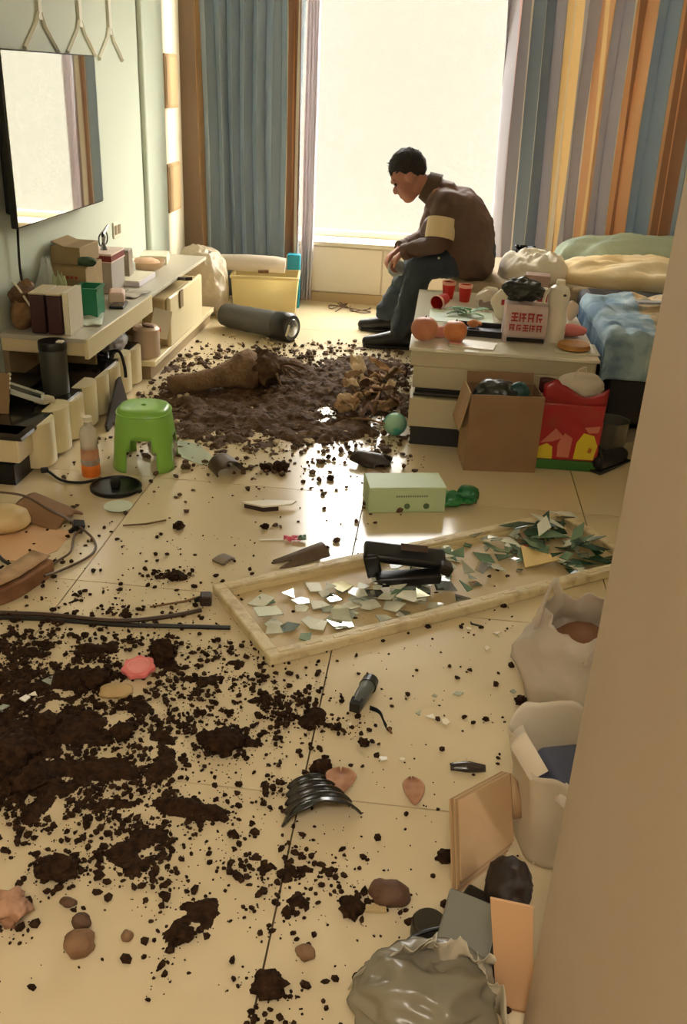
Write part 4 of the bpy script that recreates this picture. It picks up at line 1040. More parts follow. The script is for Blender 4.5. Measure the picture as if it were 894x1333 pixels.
def poly_shard(r, n, rn, el=1):
    a0 = rn.uniform(0, 6.28)
    return [(r*el*math.cos(a0+2*math.pi*k/n+rn.uniform(-.3, .3))*rn.uniform(.6, 1), r*math.sin(a0+2*math.pi*k/n+rn.uniform(-.3, .3))*rn.uniform(.6, 1)) for k in range(n)]
def shard(u, v, z, r, mt, label, grp, n=4, el=1, tx=0, ty=0):
    o = MB().prism(poly_shard(r, n, rnd, el), 0, .003).build('glass_shard', mt, smooth=False)
    p = fm @ Vector((u, v, z))
    place(o, p, rot=(tx, ty, FA+rnd.uniform(0, 6.28)))
    tag(o, label, 'glass shard', grp)
SH = {'mirror_glass': 'silvery mirror shard', 'pale_shard': 'pale cream glass shard', 'green_shard': 'grey-green glass shard', 'dark_green_shard': 'dark green glass shard', 'clear_shard': 'clear glass shard'}
for k in range(60):
    u = min(max(rnd.gauss(.40, .17), .09), .80); v = min(max(rnd.gauss(-.25, .07), -.385), -.075)
    mt = rnd.choice((m_mir, m_pg, m_pg, m_pg, m_gl, m_gg, m_mir))
    shard(u, v, .008+.0009*k*rnd.random(), rnd.uniform(.022, .058), mt, SH[mt.name]+' lying in the middle of the fallen frame', SH[mt.name]+'s amid the frame', rnd.choice((3, 4, 4, 5)), 1, rnd.uniform(-.12, .12), rnd.uniform(-.12, .12))
for (u, v, r) in ((.13, -.13, .035), (.20, -.30, .045), (.27, -.22, .04), (.15, -.37, .035), (.33, -.30, .05), (.30, -.12, .04)):
    shard(u, v, .012, r, m_pg if r > .036 else m_gg, 'large flat '+SH[(m_pg if r > .036 else m_gg).name]+' at the frame corner near the cables', 'large shards at the frame corner', 4)
for k in range(64):
    u = rnd.uniform(.62, 1.16); v = min(max(rnd.gauss(-.17, .07), -.385), -.07)
    mt = rnd.choice((m_pg, m_gg, m_gg, m_mir, m_gl))
    shard(u, v, .010+.001*k*rnd.random(), rnd.uniform(.012, .035), mt, 'narrow '+SH[mt.name]+' strewn beyond the black bracket in the frame', SH[mt.name]+' splinters beyond the bracket', rnd.choice((3, 4)), 1.7, rnd.uniform(-.3, .3), rnd.uniform(-.3, .3))
for k in range(48):
    u = rnd.uniform(1.12, 1.36); v = rnd.uniform(-.385, -.065)
    mt = rnd.choice((m_gg, m_dg, m_dg, m_pg))
    shard(u, v, .012+.0016*k*rnd.random(), rnd.uniform(.018, .045), mt, 'long '+SH[mt.name]+' heaped behind the yellow cardboard triangle in the frame', SH[mt.name]+' heap at the frame end', rnd.choice((3, 4)), 2.4, rnd.uniform(-.35, .35), rnd.uniform(-.35, .35))
t = thing('cardboard_piece', 'yellow triangular cardboard piece among the glass in the fallen frame', 'cardboard', fm @ Vector((1.10, -.27, .03)), FA-.3, rot=(R(8), R(-6), FA-.3))
MB().prism([(-.07, -.05), (.07, -.035), (-.04, .075)], 0, .004).build('sheet', M('yellow_card', (230, 200, 130), .6), t, smooth=False)
# black plastic bracket lying on the glass
t = thing('black_bracket', 'black plastic handle-shaped bracket lying on the broken mirror', 'bracket', fm @ Vector((.58, -.22, .035)), R(8))
MB().box((0, .03, .07), (.27, .075, .035), (R(18), R(6), 0)).build('top_bar', m_black, t, bevel=.012, seg=3)
MB().box((-.105, .01, .045), (.05, .05, .08), (0, R(-14), 0)).build('leg', m_black, t, bevel=.008)
MB().box((.01, -.025, .018), (.21, .06, .034), (0, R(-3), R(4))).build('lower_bar', m_black, t, bevel=.008)
MB().box((.13, .0, .045), (.045, .06, .035), (0, R(25), 0)).build('leg', m_black, t, bevel=.008)
MB().box((.03, .03, .0965), (.09, .03, .004), (R(18), R(6), 0)).build('inset', M('brown_inset', (74, 54, 44), .3), t, bevel=.001)

# ================================================================ pot fragments and litter on the tiles
m_pot = M('brown_pot', (92, 72, 56), .4, var=(10, (72, 54, 42)))
m_potd = M('dark_pot', (52, 40, 34), .35)
def arc_shell(r0, r1, L, a0, a1, jag, seed, nu=22, nv=12, ribs=0, rib=.0):
    """piece of a conical wall, axis along +Y, concave side down"""
    def fn(u, v):
        a = a0+(a1-a0)*u
        e = jag*fnoise(u*5+seed, seed)
        y = L*(v*(1+e)-.0)
        rr = r0+(r1-r0)*v+(rib*math.cos(2*math.pi*ribs*v) if ribs else 0)
        return (rr*math.sin(a), -y, rr*math.cos(a))
    return MB().sheet(fn, nu, nv)
def shell_thing(name, label, cat, px, py, rz, args, mat, thick=.006, tilt=(0, 0), lift=0, group=None, sub=None):
    o = arc_shell(*args).build(name, mat, solid=thick)
    zmin = min(v.co.z for v in o.data.vertices)
    for v in o.data.vertices: v.co.z -= zmin-thick*.5
    p = at(px, py); place(o, p+Vector((0, 0, lift)), rot=(tilt[0], tilt[1], rz))
    return tag(o, label, cat, group)
# black ribbed pot
m_rib = M('black_ribbed', (24, 23, 22), .22, spec=.8)
t = thing('ribbed_pot_piece', 'glossy black ribbed flowerpot piece lying on the soil-strewn tiles', 'pot fragment', at(402, 1022), R(22))
q = arc_shell(.05, .082, .10, -1.2, 1.2, .0, 3, 36, 61, 3.5, .006); zmin = min(v[2] for v in q.v); q.v = [(x, y, (z-zmin)*.8+.002) for x, y, z in q.v]
q.build('wall', m_rib, t, solid=.004, angle=0)
q = arc_shell(.082, .098, .022, -1.2, 1.25, .25, 3, 36, 8); q.v = [(x+.0, y-.098, max((z-zmin)*.8-.002-.5*max(0, -y-.005), .002)) for x, y, z in q.v]
q.build('rim', m_rib, t, solid=.005, angle=0)
# broken pots around the soil
shell_thing('pot_fragment', 'curved grey-brown pot shard lying at the soil edge near the stool', 'pot fragment', 287, 606, R(35), (.055, .06, .12, -1.5, 1.5, .25, 4), m_pot)
t = shell_thing('pot_fragment', 'dark wedge of a pot wall standing in the soil near the mint box', 'pot fragment', 460, 600, R(70), (.05, .075, .15, -1.2, 1.3, .3, 9), m_potd, .008, (R(10), 0), .012)
shell_thing('pot_fragment', 'torn grey-brown pot shard beside the mirror frame', 'pot fragment', 422, 722, R(-55), (.045, .035, .17, -1.1, 1.2, .5, 14), M('grey_brown', (116, 98, 78), .6, var=(12, (88, 70, 54))), .006, (R(6), 0), .008)
shell_thing('pot_fragment', 'flat brown shard lying next to the dark pot wedge', 'pot fragment', 488, 612, R(20), (.12, .12, .07, -.4, .4, .4, 2), M('tan_shard', (150, 122, 88), .6), .006)
shell_thing('pot_fragment', 'grey chipped shard lying alone on the tiles', 'pot fragment', 284, 727, R(60), (.1, .1, .05, -.3, .3, .4, 6), M('grey_chip', (126, 112, 92), .6), .008)
t = thing('white_shard', 'white porcelain shard with dark underside on the wet tiles', 'shard', at(352, 662), R(12))
MB().prism([(-.11, .01), (-.03, -.03), (.08, -.01), (.10, .02), (-.02, .03)], .018, .024).build('glaze', m_white, t)
MB().prism([(-.10, .008), (-.03, -.03), (.03, -.02), (.0, .02)], 0, .018).build('underside', M('dark_under', (58, 40, 34), .6), t)
t = thing('sweet_wrapper', 'small pink and green wrapper on the tiles above the frame', 'wrapper', at(380, 704), R(10))
MB().sheet(lambda u, v: (-.03+.06*u, -.018+.036*v, .012+.012*fnoise(u*4, v*4)), 9, 7).build('pink_side', M('hot_pink', (226, 96, 116), .4), t, solid=.002)
MB().sheet(lambda u, v: (.02+.03*u, -.018+.036*v, .014+.012*fnoise(u*4, v*4, 3)), 7, 7).build('green_side', M('dull_green', (96, 130, 100), .4), t, solid=.002)
MB().box((-.07, .0, .003), (.09, .008, .004), (0, 0, .05)).build('white_tail', m_white, t)
tag(MB().tube([at(160, 684, .004), at(190, 682, .008), at(216, 677, .005)], [.003, .004, .003], 6).build('twig', M('twig', (120, 92, 60), .8)), 'thin straight twig lying on the tiles near the stool', 'twig')
tag(MB().tube([at(195, 790, .004), at(240, 783, .008), at(262, 776, .005)], [.003, .004, .003], 6).build('twig', M('twig', (0, 0, 0))), 'thin dark twig touching the frame corner', 'twig')
# pink lid
t = thing('pink_jar_lid', 'small pink plastic lid with scalloped rim lying in the soil', 'lid', at(181, 876)+Vector((0, 0, .012)), rot=(R(4), R(-3), 0))
m_pink = M('pink_plastic', (236, 128, 128), .4)
n = 32
poly = [((.044+.004*math.cos(7*2*math.pi*k/n))*math.cos(2*math.pi*k/n), (.044+.004*math.cos(7*2*math.pi*k/n))*math.sin(2*math.pi*k/n)) for k in range(n)]
MB().prism(poly, 0, .013).build('rim', m_pink, t, bevel=.002)
MB().lathe([(.033, .0132), (.030, .017), (.026, .017), (.024, .0135), (.0, .0135)], 32, cap1=False).build('ring', M('pale_pink', (244, 156, 152), .4), t)
# black elbow fitting and strip
t = thing('pipe_fitting', 'black plastic pipe elbow lying on the bare tiles', 'pipe fitting', at(470, 922), R(0))
MB().tube(bez([(-.012, -.015, .02), (.0, .03, .024), (.014, .085, .022)]), [.018+.0002*i for i in range(17)], 16).build('pipe', M('pipe_grey', (86, 92, 88), .3), t)
MB().tube([(.010, .068, .022), (.016, .098, .022)], [.024, .022], 16).build('collar', m_black, t)
MB().tube([(-.016, -.03, .02), (-.010, -.004, .022)], [.020, .022], 4).build('socket', m_black, t)
t = thing('black_strip', 'curled black plastic strip beside the pipe elbow', 'strip', at(492, 940))
MB().sheet(lambda u, v: (-.025+.055*u+.006*math.sin(u*5), .045-.075*u+.012*(v-.5), .006+.012*abs(math.sin(u*3))+.005*v), 12, 4).build('strip', m_black, t, solid=.004)
MB().tube([(.03, -.03, .006), (.038, -.045, .004)], [.005, .002], 6).build('tip', M('brown_tip', (120, 80, 50), .6), t)
# dried petals / leaves
m_pet = M('dry_petal', (214, 170, 138), .6, var=(30, (184, 132, 104)), transl=.2)
for px, py, sx, sy, rz, lb in ((443, 1022, .036, .05, .1, 'curled dry pinkish leaf beside the ribbed pot piece'), (537, 1034, .026, .055, .15, 'narrow dry pinkish leaf standing on a tile seam'), ):
    o = MB().sheet(lambda u, v: (sx*(u-.5)*2*math.sin(math.pi*(v*.85+.12)), sy*(v-.5)*1.5, .006+.6*sx*abs(u-.5)**1.5*2+.012*math.sin(v*3)), 12, 14).build('dry_leaf', m_pet, solid=.0015)
    tag(place(o, at(px, py), rz), lb, 'leaf')
t = thing('dark_shard', 'slim glossy dark shard lying on the tiles near the cardboard', 'shard', at(608, 1001), R(5))
q = arc_shell(.018, .018, .085, -1.3, 1.3, .0, 5, 14, 10); q.v = [(-y-.042, x*(1-abs(-y-.042)/.06*.6), max(z, 0)*(1-abs(-y-.042)/.06*.55)) for x, y, z in q.v]
q.build('shell', M('dark_shell', (60, 54, 50), .2), t, solid=.003)
# stones and lumps
def lump(px, py, r, mt, label, cat='stone', seed=1, amp=.18, rz=0, name='stone', sub=3, freq=1.4):
    o = MB().blob((0, 0, r[2]*.85), r, seed, amp, freq, sub, flat=-r[2]*.8).build(name, mt, angle=0)
    return tag(place(o, at(px, py), rz), label, cat)
m_st = M('brown_stone', (104, 76, 54), .7, var=(20, (84, 58, 40)), bump=(40, .4))
m_st2 = M('tan_stone', (142, 110, 80), .8, var=(20, (120, 84, 54)), bump=(40, .4))
lump(508, 1172, (.042, .030, .024), m_st, 'rounded brown stone with a cream chip beside it', seed=3)
t = thing('cream_chip', 'small flat cream chip leaning on the brown stone', 'chip', at(487, 1186)+Vector((0, 0, .004)), .1)
MB().prism([(-.024, -.009), (.024, -.007), (.022, .009), (-.022, .007)], 0, .006).build('chip', M('cream_chip', (200, 178, 130), .6), t)
lump(104, 1237, (.027, .026, .022), m_st2, 'tan-brown lump of earth with a smaller lump resting behind it', 'earth lump', 5, name='earth_lump')
lump(107, 1206, (.020, .015, .016), m_st, 'smaller brown lump right behind the tan-brown earth lump', 'earth lump', 6, name='earth_lump')
lump(14, 1192, (.042, .036, .03), M('pink_stone', (196, 152, 122), .7, var=(30, (150, 108, 84)), bump=(50, .6)), 'pinkish round stone with dark shadowed soil beneath', 'stone', 8, .28, freq=2.2)
lump(166, 1222, (.010, .013, .009), m_st2, 'small tan pebble lying alone on the tiles', 'pebble', 9, name='pebble')
lump(90, 1178, (.018, .010, .008), m_st, 'small flat grey-brown pebble above the tan-brown earth lump', 'pebble', 10, name='pebble')
lump(398, 1244, (.018, .018, .012), m_st2, 'tan stone chip on the tiles near the vertical seam', 'pebble', 12, name='pebble')
lump(150, 905, (.045, .03, .015), M('cream_soil', (196, 168, 118), .8, bump=(40, .5)), 'pale cream root lump half buried below the pink lid', 'root lump', 4, name='root_lump')
# big clods of soil
cl_l = [(125, 890, .032, 'large dark soil clod next to the pink lid'), (212, 856, .034, 'flattish dark soil clod behind the pink lid'), (292, 972, .036, 'wide dark soil clod with a tail of crumbs'), (268, 966, .022, 'dark soil clod joined to the wide clod'),
        (418, 1006, .026, 'round dark soil clod touching the ribbed pot piece'), (473, 970, .012, 'small round soil clod below the pipe elbow'), (677, 915, .014, 'dark clod with white flake near the plastic bag'), (632, 938, .008, 'tiny lone soil clod between pipe elbow and plastic bag'),
        (20, 990, .05, 'largest dark soil clod at the thick of the soil'), (60, 950, .035, 'dark clod in the soil beside the largest clod'), (40, 1025, .036, 'dark clod below the largest clod'), (160, 960, .026, 'dark clod in the middle of the soil spill'),
        (350, 1290, .026, 'crumbly soil clod across the tile seam'), (457, 1187, .022, 'dark crumbly clod left of the brown stone'), (578, 1120, .018, 'dark clod beside the leaning cardboard'), (80, 1140, .03, 'reddish-brown clod in the lower soil patch'),
        (240, 1220, .018, 'dark clod at the end of the curved soil trail'), (430, 625, .014, 'crumbly dark clod on the wet tiles near the mint box'), (233, 688, .02, 'dark crumbly clod beside the thin twig'), (365, 613, .03, 'long dark clod lying below the soil heap'),
        (345, 612, .02, 'dark clod beside the long clod below the soil heap'), (225, 755, .014, 'dark crumb cluster above the long black cable'), (165, 803, .014, 'dark clod lying on the long black cable'), (345, 688, .012, 'dark crumb near the sweet wrapper'), (655, 790, .009, 'dark crumb near the plastic bag and frame')]
for k, (px, py, r, lb) in enumerate(cl_l):
    rr = random.Random(k)
    lump(px, py, (r*rr.uniform(.95, 1.35), r*rr.uniform(.8, 1.1), r*rr.uniform(.6, .85)), m_soil, lb, 'soil clod', k+20, .3, rr.uniform(0, 3), 'soil_clod', 3, 2.2)
# scattered white flakes and glass slivers
m_flk = M('white_flake', (240, 232, 212), .2)
for k, (px, py, r, ro) in enumerate(((64, 894, .020, 1), (44, 912, .014, 0), (34, 918, .016, 2), (4, 930, .015, 1), (498, 990, .012, .8), (523, 991, .008, 0), (597, 905, .013, 0), (648, 826, .012, 0), (633, 846, .011, 1), (668, 902, .010, 2.2), (560, 935, .016, .6), (580, 942, .014, 2), (545, 930, .012, 1), (610, 820, .010, 0), (455, 945, .010, 2), (566, 908, .008, 1))):
    rr = random.Random(k+90)
    o = MB().prism(poly_shard(r, rr.choice((3, 4, 5)), rr, 1.3), 0, .003).build('flake', m_flk if k % 3 else m_gl, smooth=False)
    tag(place(o, at(px, py)+Vector((0, 0, .004 if px > 200 else .02)), rot=(rr.uniform(-.2, .2), rr.uniform(-.2, .2), ro)), ('white' if k % 3 else 'clear')+(' glass flake lying in the dark soil' if px < 200 else ' glass flake on the bare tiles beyond the soil'), 'flake', ('white' if k % 3 else 'clear')+(' flakes in the soil' if px < 200 else ' flakes on the tiles'))
t = thing('black_clip', 'tiny bent black clip on the tiles below the frame', 'clip', at(618, 814), R(-10))
MB().tube([(-.014, .008, .003), (-.012, 0, .003), (.014, -.002, .003)], .003, 6).build('wire', m_black, t)

# ================================================================ left edge: wood ring piece, cloth, wires
t = thing('wood_arc', 'broken curved brown wooden piece with pale top lying at the left', 'wood', (0, 0, 0))
c0 = at(-70, 700)
path = bez([at(-60, 800, 0), at(-20, 795, 0), at(20, 782, 0), at(52, 762, 0), at(72, 748, 0)], 6)
vs = []; fs = []
for i, p in enumerate(path):
    t_ = (path[min(i+1, len(path)-1)]-path[max(i-1, 0)]).normalized(); nrm = Vector((-t_.y, t_.x, 0))
    for (o_, z) in ((0, 0), (0, .055), (.085, .062), (.085, 0)): vs.append(p+nrm*o_+Vector((0, 0, z+(.0012*math.sin(i*1.7) if z else 0))))
for i in range(len(path)-1):
    for k in range(4): fs.append((i*4+k, i*4+(k+1) % 4, (i+1)*4+(k+1) % 4, (i+1)*4+k))
L_ = (len(path)-1)*4; fs += [(3, 2, 1, 0), (L_, L_+1, L_+2, L_+3)]
MB().add(vs, fs).build('wood', M('ring_wood', (120, 80, 54), .6, var=(9, (150, 110, 76), .4, .6)), t, bevel=.006)
m2 = MB()
vs = []; fs = []
for i, p in enumerate(path):
    t_ = (path[min(i+1, len(path)-1)]-path[max(i-1, 0)]).normalized(); nrm = Vector((-t_.y, t_.x, 0))
    for o_, z in ((.012, .066), (.08, .071)): vs.append(p+nrm*o_+Vector((0, 0, z+.0012*math.sin(i*1.7))))
for i in range(len(path)-1): fs.append((i*2, i*2+1, i*2+3, i*2+2))
m2.add(vs, fs).build('top_facing', M('ring_top', (196, 164, 124), .6, var=(14, (158, 122, 84))), t, solid=.004)
rebase(t, at(20, 782))
t = thing('cream_shell', 'cream rounded basin piece at the left edge below the cabinet', 'basin', at(5, 690), R(20))
MB().blob((0, 0, .045), (.10, .075, .05), 3, .12, 1.4, 3, flat=-.04).build('body', M('cream_shell', (216, 190, 138), .5), t, angle=0)
shell_thing('brown_board', 'thin brown curved board leaning over the cream basin piece', 'board', 30, 668, R(75), (.16, .15, .20, -.5, .5, .15, 5), M('brown_board', (140, 104, 70), .6), .006, (R(8), R(-8)), .03)
t = thing('peach_sheet', 'peach-coloured plastic sheet lying flat at the left edge of the floor', 'sheet', at(38, 705)+Vector((0, 0, .001)))
MB().prism([(-.30, -.14), (.06, -.15), (.12, -.05), (.12, .10), (-.02, .12), (-.30, .10)], 0, .002).build('sheet', M('peach_sheet', (226, 184, 140), .25), t, smooth=False)
m_wire = M('brown_wire', (96, 74, 54), .5)
def wire(label, pts, r, mt, name='cable', grp=None):
    o = MB().tube(bez([at(*p) for p in pts], 7), r, 6).build(name, mt)
    return tag(o, label, 'cable', grp)
wire('brown wire arching over the peach sheet down to the wood piece', [(-10, 640, .10), (30, 645, .10), (62, 662, .08), (95, 680, .03), (120, 700, .01), (124, 715, .006), (110, 728, .006), (80, 742, .01), (58, 750, .03)], .0045, m_wire)
wire('black wire curving out from behind the wood piece', [(-8, 715, .006), (5, 730, .006), (25, 738, .006), (45, 738, .01)], .006, m_black)
wire('thin dark wire bundle looping beside the black plug', [(50, 745, .03), (75, 730, .015), (92, 718, .01), (96, 700, .01), (104, 690, .02)], .004, m_wire)
t = thing('plug', 'small black plug on the end of the wires', 'plug', at(103, 690))
MB().box((0, 0, .018), (.04, .035, .03), (.3, .2, .5)).build('body', m_black, t, bevel=.004)
MB().box((.015, -.02, .01), (.012, .03, .012), (0, .2, .2)).build('prong', m_blackm, t)
MB().box((-.015, -.024, .01), (.012, .03, .012), (0, -.2, -.2)).build('prong', m_blackm, t)
wire('long black cable running across the tiles to the frame corner', [(-20, 803, .006), (60, 806, .006), (150, 813, .006), (220, 815, .006), (300, 817, .006)], .007, m_black)
wire('long brown cable bowed beside the black one towards the frame', [(-20, 797, .007), (60, 800, .007), (150, 808, .014), (215, 803, .007), (262, 794, .007)], .007, M('brown_cable2', (72, 52, 38), .5))
t = thing('cable_end', 'dark brown connector where the cable meets the frame corner', 'connector', at(268, 786), .2)
MB().box((0, 0, .018), (.035, .04, .034)).build('body', M('dark_conn', (52, 38, 28), .5), t, bevel=.005)
MB().tube([(-.018, -.0, .018), (-.035, 0, .012)], [.009, .007], 8).build('sleeve', m_black, t)

# ================================================================ right foreground by the jamb
t = thing('plastic_bag', 'white plastic carrier bag with brown contents slumped beside the jamb', 'plastic bag', (.475, 2.15, 0), R(20))
bag_fn(.165, .24, 13, .22, prof=lambda v: (.78+.28*math.sin(math.pi*min(1, v*.75+.05)))*(1-.30*v**3)).build('film', m_wbag, t, solid=.0015, angle=0)
MB().blob((.0, 0, .10), (.12, .12, .09), 4, .12, 1.5, 3).build('contents', M('brown_inside', (150, 104, 74), .7), t, angle=0)
for a, b, hgt in (((-.13, .03, .20), (-.02, .12, .20), .11), ((-.06, -.12, .18), (.09, -.10, .19), .07)):
    A = Vector(a); B = Vector(b); Mid = (A+B)/2+Vector((0, 0, hgt))
    pth = bez([A, A.lerp(Mid, .55)+(A-B)*.1, Mid, B.lerp(Mid, .55)+(B-A)*.1, B], 6)
    MB().tube(pth, [.026-.012*math.sin(math.pi*i/24) for i in range(25)], 8, squash=.25).build('handle', m_wbag, t)
t = thing('carrier_bag', 'tall open white carrier bag with bluish inside standing against the jamb', 'plastic bag', (.38, 1.605, 0), R(12))
m_wb2 = M('white_bag_thick', (236, 224, 202), .4, transl=.25, bump=(14, .3))
def bagwall(u, v):
    a = 2*math.pi*u; c, s = math.cos(a), math.sin(a)
    x = math.copysign(abs(c)**.6, c)*.125; y = math.copysign(abs(s)**.6, s)*.13
    k = .84+.16*v+.08*fnoise(c*2+4, s*2, v*2.5)
    return (x*k, y*k, .245*v*(1+.18*fnoise(c*1.6, s*1.6, 2)*v))
MB().sheet(bagwall, 65, 20).build('film', m_wb2, t, solid=.002, angle=0)
MB().b2(-.09, .09, -.09, .09, .002, .008).build('bottom', m_wb2, t)
MB().box((.02, .02, .12), (.14, .15, .10), (.1, .1, .2)).build('blue_contents', M('slate_blue', (94, 100, 122), .6), t, bevel=.015)
for A, B, hgt in ((Vector((-.115, .06, .235)), Vector((-.105, -.08, .235)), .05), (Vector((-.07, -.115, .225)), Vector((.06, -.115, .225)), -.06)):
    Mid = (A+B)/2+Vector((-.03 if hgt > 0 else 0, -.02, hgt))
    MB().tube(bez([A, A.lerp(Mid, .6), Mid, B.lerp(Mid, .6), B], 6), .022, 8, squash=.2).build('handle', m_wb2, t)
# leaning flattened cardboard
m_cb = M('fresh_cardboard', (206, 172, 130), .75, var=(6, (196, 160, 118)))
BL = at(588, 1168); BR = at(657, 1112); TL = atY(584, 1038, 1.47); TR = atY(650, 1003, 1.60)
t = thing('folded_cardboard', 'flattened brown carton of several layers leaning by the carrier bag', 'cardboard', (BL+BR)/2)
o0 = (BL+BR)/2; nrm = (BR-BL).cross(TL-BL).normalized()
if nrm.y > 0: nrm = -nrm
for k in range(5):
    e = .036*k/1.0
    quad = [BL.lerp(TL, .0+.05*(4-k)), BR.lerp(TR, .0+.05*(4-k)), TR, TL] if k < 4 else [BL.lerp(TL, .0), BR.lerp(TR, .0), BR.lerp(TR, .98), BL.lerp(TL, .98)]
    of = nrm*(.006*(4-k))
    quad = [p+of-o0 for p in quad]
    MB().add(quad+[p+nrm*.004 for p in quad], [(0, 1, 2, 3), (7, 6, 5, 4), (0, 4, 5, 1), (1, 5, 6, 2), (2, 6, 7, 3), (3, 7, 4, 0)]).build('cardboard_layer', m_cb if k % 2 == 0 else m_card, t, smooth=False)
MB().add([TR-o0+nrm*.03, TR-o0+nrm*.03+Vector((.02, .01, -.03)), BR.lerp(TR, .5)-o0+nrm*.03+Vector((.025, .0, 0)), BR.lerp(TR, .45)-o0+nrm*.03], [(0, 1, 2, 3)]).build('side_flap', m_card, t, solid=.004)
# upright cardboard flap at the very edge
BL = at(646, 1312); BR = at(694, 1322); TL = atY(638, 1170, 1.17); TR = atY(694, 1182, 1.16)
t = thing('cardboard_sheet', 'upright orange-brown cardboard sheet against the end of the jamb', 'cardboard', (BL+BR)/2)
o0 = (BL+BR)/2; quad = [p-o0 for p in (BL, BR, TR, TL)]; of = Vector((0, .005, 0))
MB().add(quad+[p+of for p in quad], [(0, 1, 2, 3), (7, 6, 5, 4), (0, 4, 5, 1), (1, 5, 6, 2), (2, 6, 7, 3), (3, 7, 4, 0)]).build('sheet', M('orange_card', (216, 172, 128), .7), t, smooth=False)
MB().add([quad[0]+Vector((0, -.001, .004)), quad[1]+Vector((0, -.001, .004)), quad[1]+Vector((0, -.001, .007)), quad[0]+Vector((0, -.001, .007))], [(0, 1, 2, 3)]).build('edge', m_card_d, t, solid=.001)
# black crate and grey lid
t = thing('black_case', 'black plastic case lying behind the grey crumpled bag', 'case', (.195, 1.275, 0), R(-28))
MB().b2(-.07, .06, -.075, .075, 0, .06).build('body', m_black, t, bevel=.006)
MB().box((-.02, -.03, .075), (.10, .11, .012), (R(12), R(10), .3)).build('grey_lid', M('grey_lid', (128, 126, 114), .4), t, bevel=.004)
t = thing('black_pouch', 'dark crumpled bag squeezed between leaning cardboard and upright sheet', 'plastic bag', (.245, 1.36, 0))
MB().crumple((0, 0, .065), (.05, .065, .07), 4, .25, 1.5, 4, flat=-.064).build('film', M('brown_black', (44, 32, 24), .6), t, angle=0)
t = thing('dark_jar', 'short dark glossy jar lying beside the brown stone', 'jar', at(556, 1222)+Vector((0, .0, .0)), R(5))
MB().lathe([(.028, 0), (.034, .006), (.034, .045), (.03, .05), (.0, .05)], 24, cap1=False).build('body', M('dark_steel', (84, 82, 76), .18, metal=.8), t)
MB().lathe([(.0345, .012), (.0345, .028)], 24, cap0=False, cap1=False).build('band', m_black, t)
o = MB().tube(bez([at(515, 1250, .02), at(530, 1225, .05), at(555, 1212, .06), at(585, 1208, .06), at(600, 1215, .05)]), .004, 8).build('cable', m_black)
tag(o, 'thin black cable arching over the crumpled grey bag', 'cable')
# crumpled grey bag
t = thing('crumpled_bag', 'crumpled translucent grey plastic bag at the bottom of the doorway', 'plastic bag', (.085, 1.10, 0), R(10))
def gb(u, v):
    a = 2*math.pi*u; c, s = math.cos(a), math.sin(a)
    rg = lambda f, o: (1-abs(fnoise(c*f+o, s*f, v*1.6+o))*2.2)
    rr = .118*(1-.78*v**2.2)*(1+.16*fnoise(c*1.6+2, s*1.6, v*2)+.10*max(0, rg(2.2, 1))**2+.06*max(0, rg(4.5, 5))**3)
    return (rr*c*1.02, rr*s, .002+.11*v*(1+.22*fnoise(c*1.5, s*1.5, 7)+.14*max(0, rg(2.6, 9))**2))
q = MB().crumple((0, 0, .055), (.135, .115, .085), 13, .42, .95, 5, flat=-.053)
q.build('film', M('grey_film', (150, 142, 122), .25, transl=.2, bump=(12, .5)), t, angle=0)
m_pf = M('lit_fold_film', (214, 204, 180), .28, transl=.25, bump=(30, .4))  # paler film for the mouth folds, their highlight painted as colour
for (x0, y0, z0, x1, y1, z1, wd, sd2) in ((-.125, .05, .055, .03, .085, .115, .075, 1), (.0, .07, .115, .125, .05, .10, .08, 4), (.10, .065, .105, .14, -.06, .055, .06, 9)):
    def lipf(u, v, x0=x0, y0=y0, z0=z0, x1=x1, y1=y1, z1=z1, wd=wd, sd2=sd2):
        f = fnoise(u*4.5+sd2, v*1.5, sd2); g = abs(fnoise(u*9+sd2, 2, sd2))
        return (x0+(x1-x0)*u+.012*f, y0+(y1-y0)*u-.035*(v-.2)+.022*f, z0+(z1-z0)*u+wd*(v-.55)*(.6+.5*math.sin(math.pi*u))+.016*f-.02*g*v)
    MB().sheet(lipf, 28, 8).build('mouth_fold', m_pf, t, solid=.0012, angle=30)

# ================================================================ soil
def splats(lst):
    out = []
    for px, py, rx, ry, wt in lst:
        c = at(px, py); ex = (at(px+rx, py)-c).length; ey = (at(px, py-ry)-at(px, py+ry)).length/2
        out.append((c.x, c.y, ex, ey, wt))
    return out
FG = splats([(40, 900, 70, 30, .9), (110, 888, 50, 20, .8), (15, 975, 55, 40, 1.3), (95, 960, 80, 30, .85), (60, 1030, 70, 22, .9), (190, 935, 55, 20, .6), (165, 1000, 60, 20, .7), (140, 1050, 60, 16, .7), (225, 1050, 40, 12, .9),
             (200, 1090, 32, 26, .9), (190, 1130, 36, 14, .6), (80, 1130, 36, 20, .8), (50, 1080, 50, 18, .55), (250, 1185, 40, 14, .75), (225, 1225, 12, 28, .75), (290, 968, 30, 12, .8), (400, 935, 36, 18, 1.0), (355, 912, 26, 14, .7), (350, 1022, 26, 16, .6),
             (310, 1110, 44, 20, .5), (375, 1150, 24, 34, .4), (460, 1182, 36, 12, .8), (350, 1287, 26, 14, .9), (345, 1330, 30, 8, .7), (215, 852, 28, 12, .8), (110, 842, 110, 12, .55), (300, 870, 50, 22, .4), (230, 752, 26, 5, .7), (250, 905, 40, 30, .5),
             (430, 1140, 36, 26, .4), (0, 850, 60, 16, .7), (270, 1060, 30, 16, .5), (160, 795, 80, 16, .3), (0, 1210, 18, 12, .7), (300, 950, 40, 20, .4), (-60, 960, 60, 50, 1.0), (-90, 1040, 70, 30, .7), (-70, 880, 60, 25, .7)])
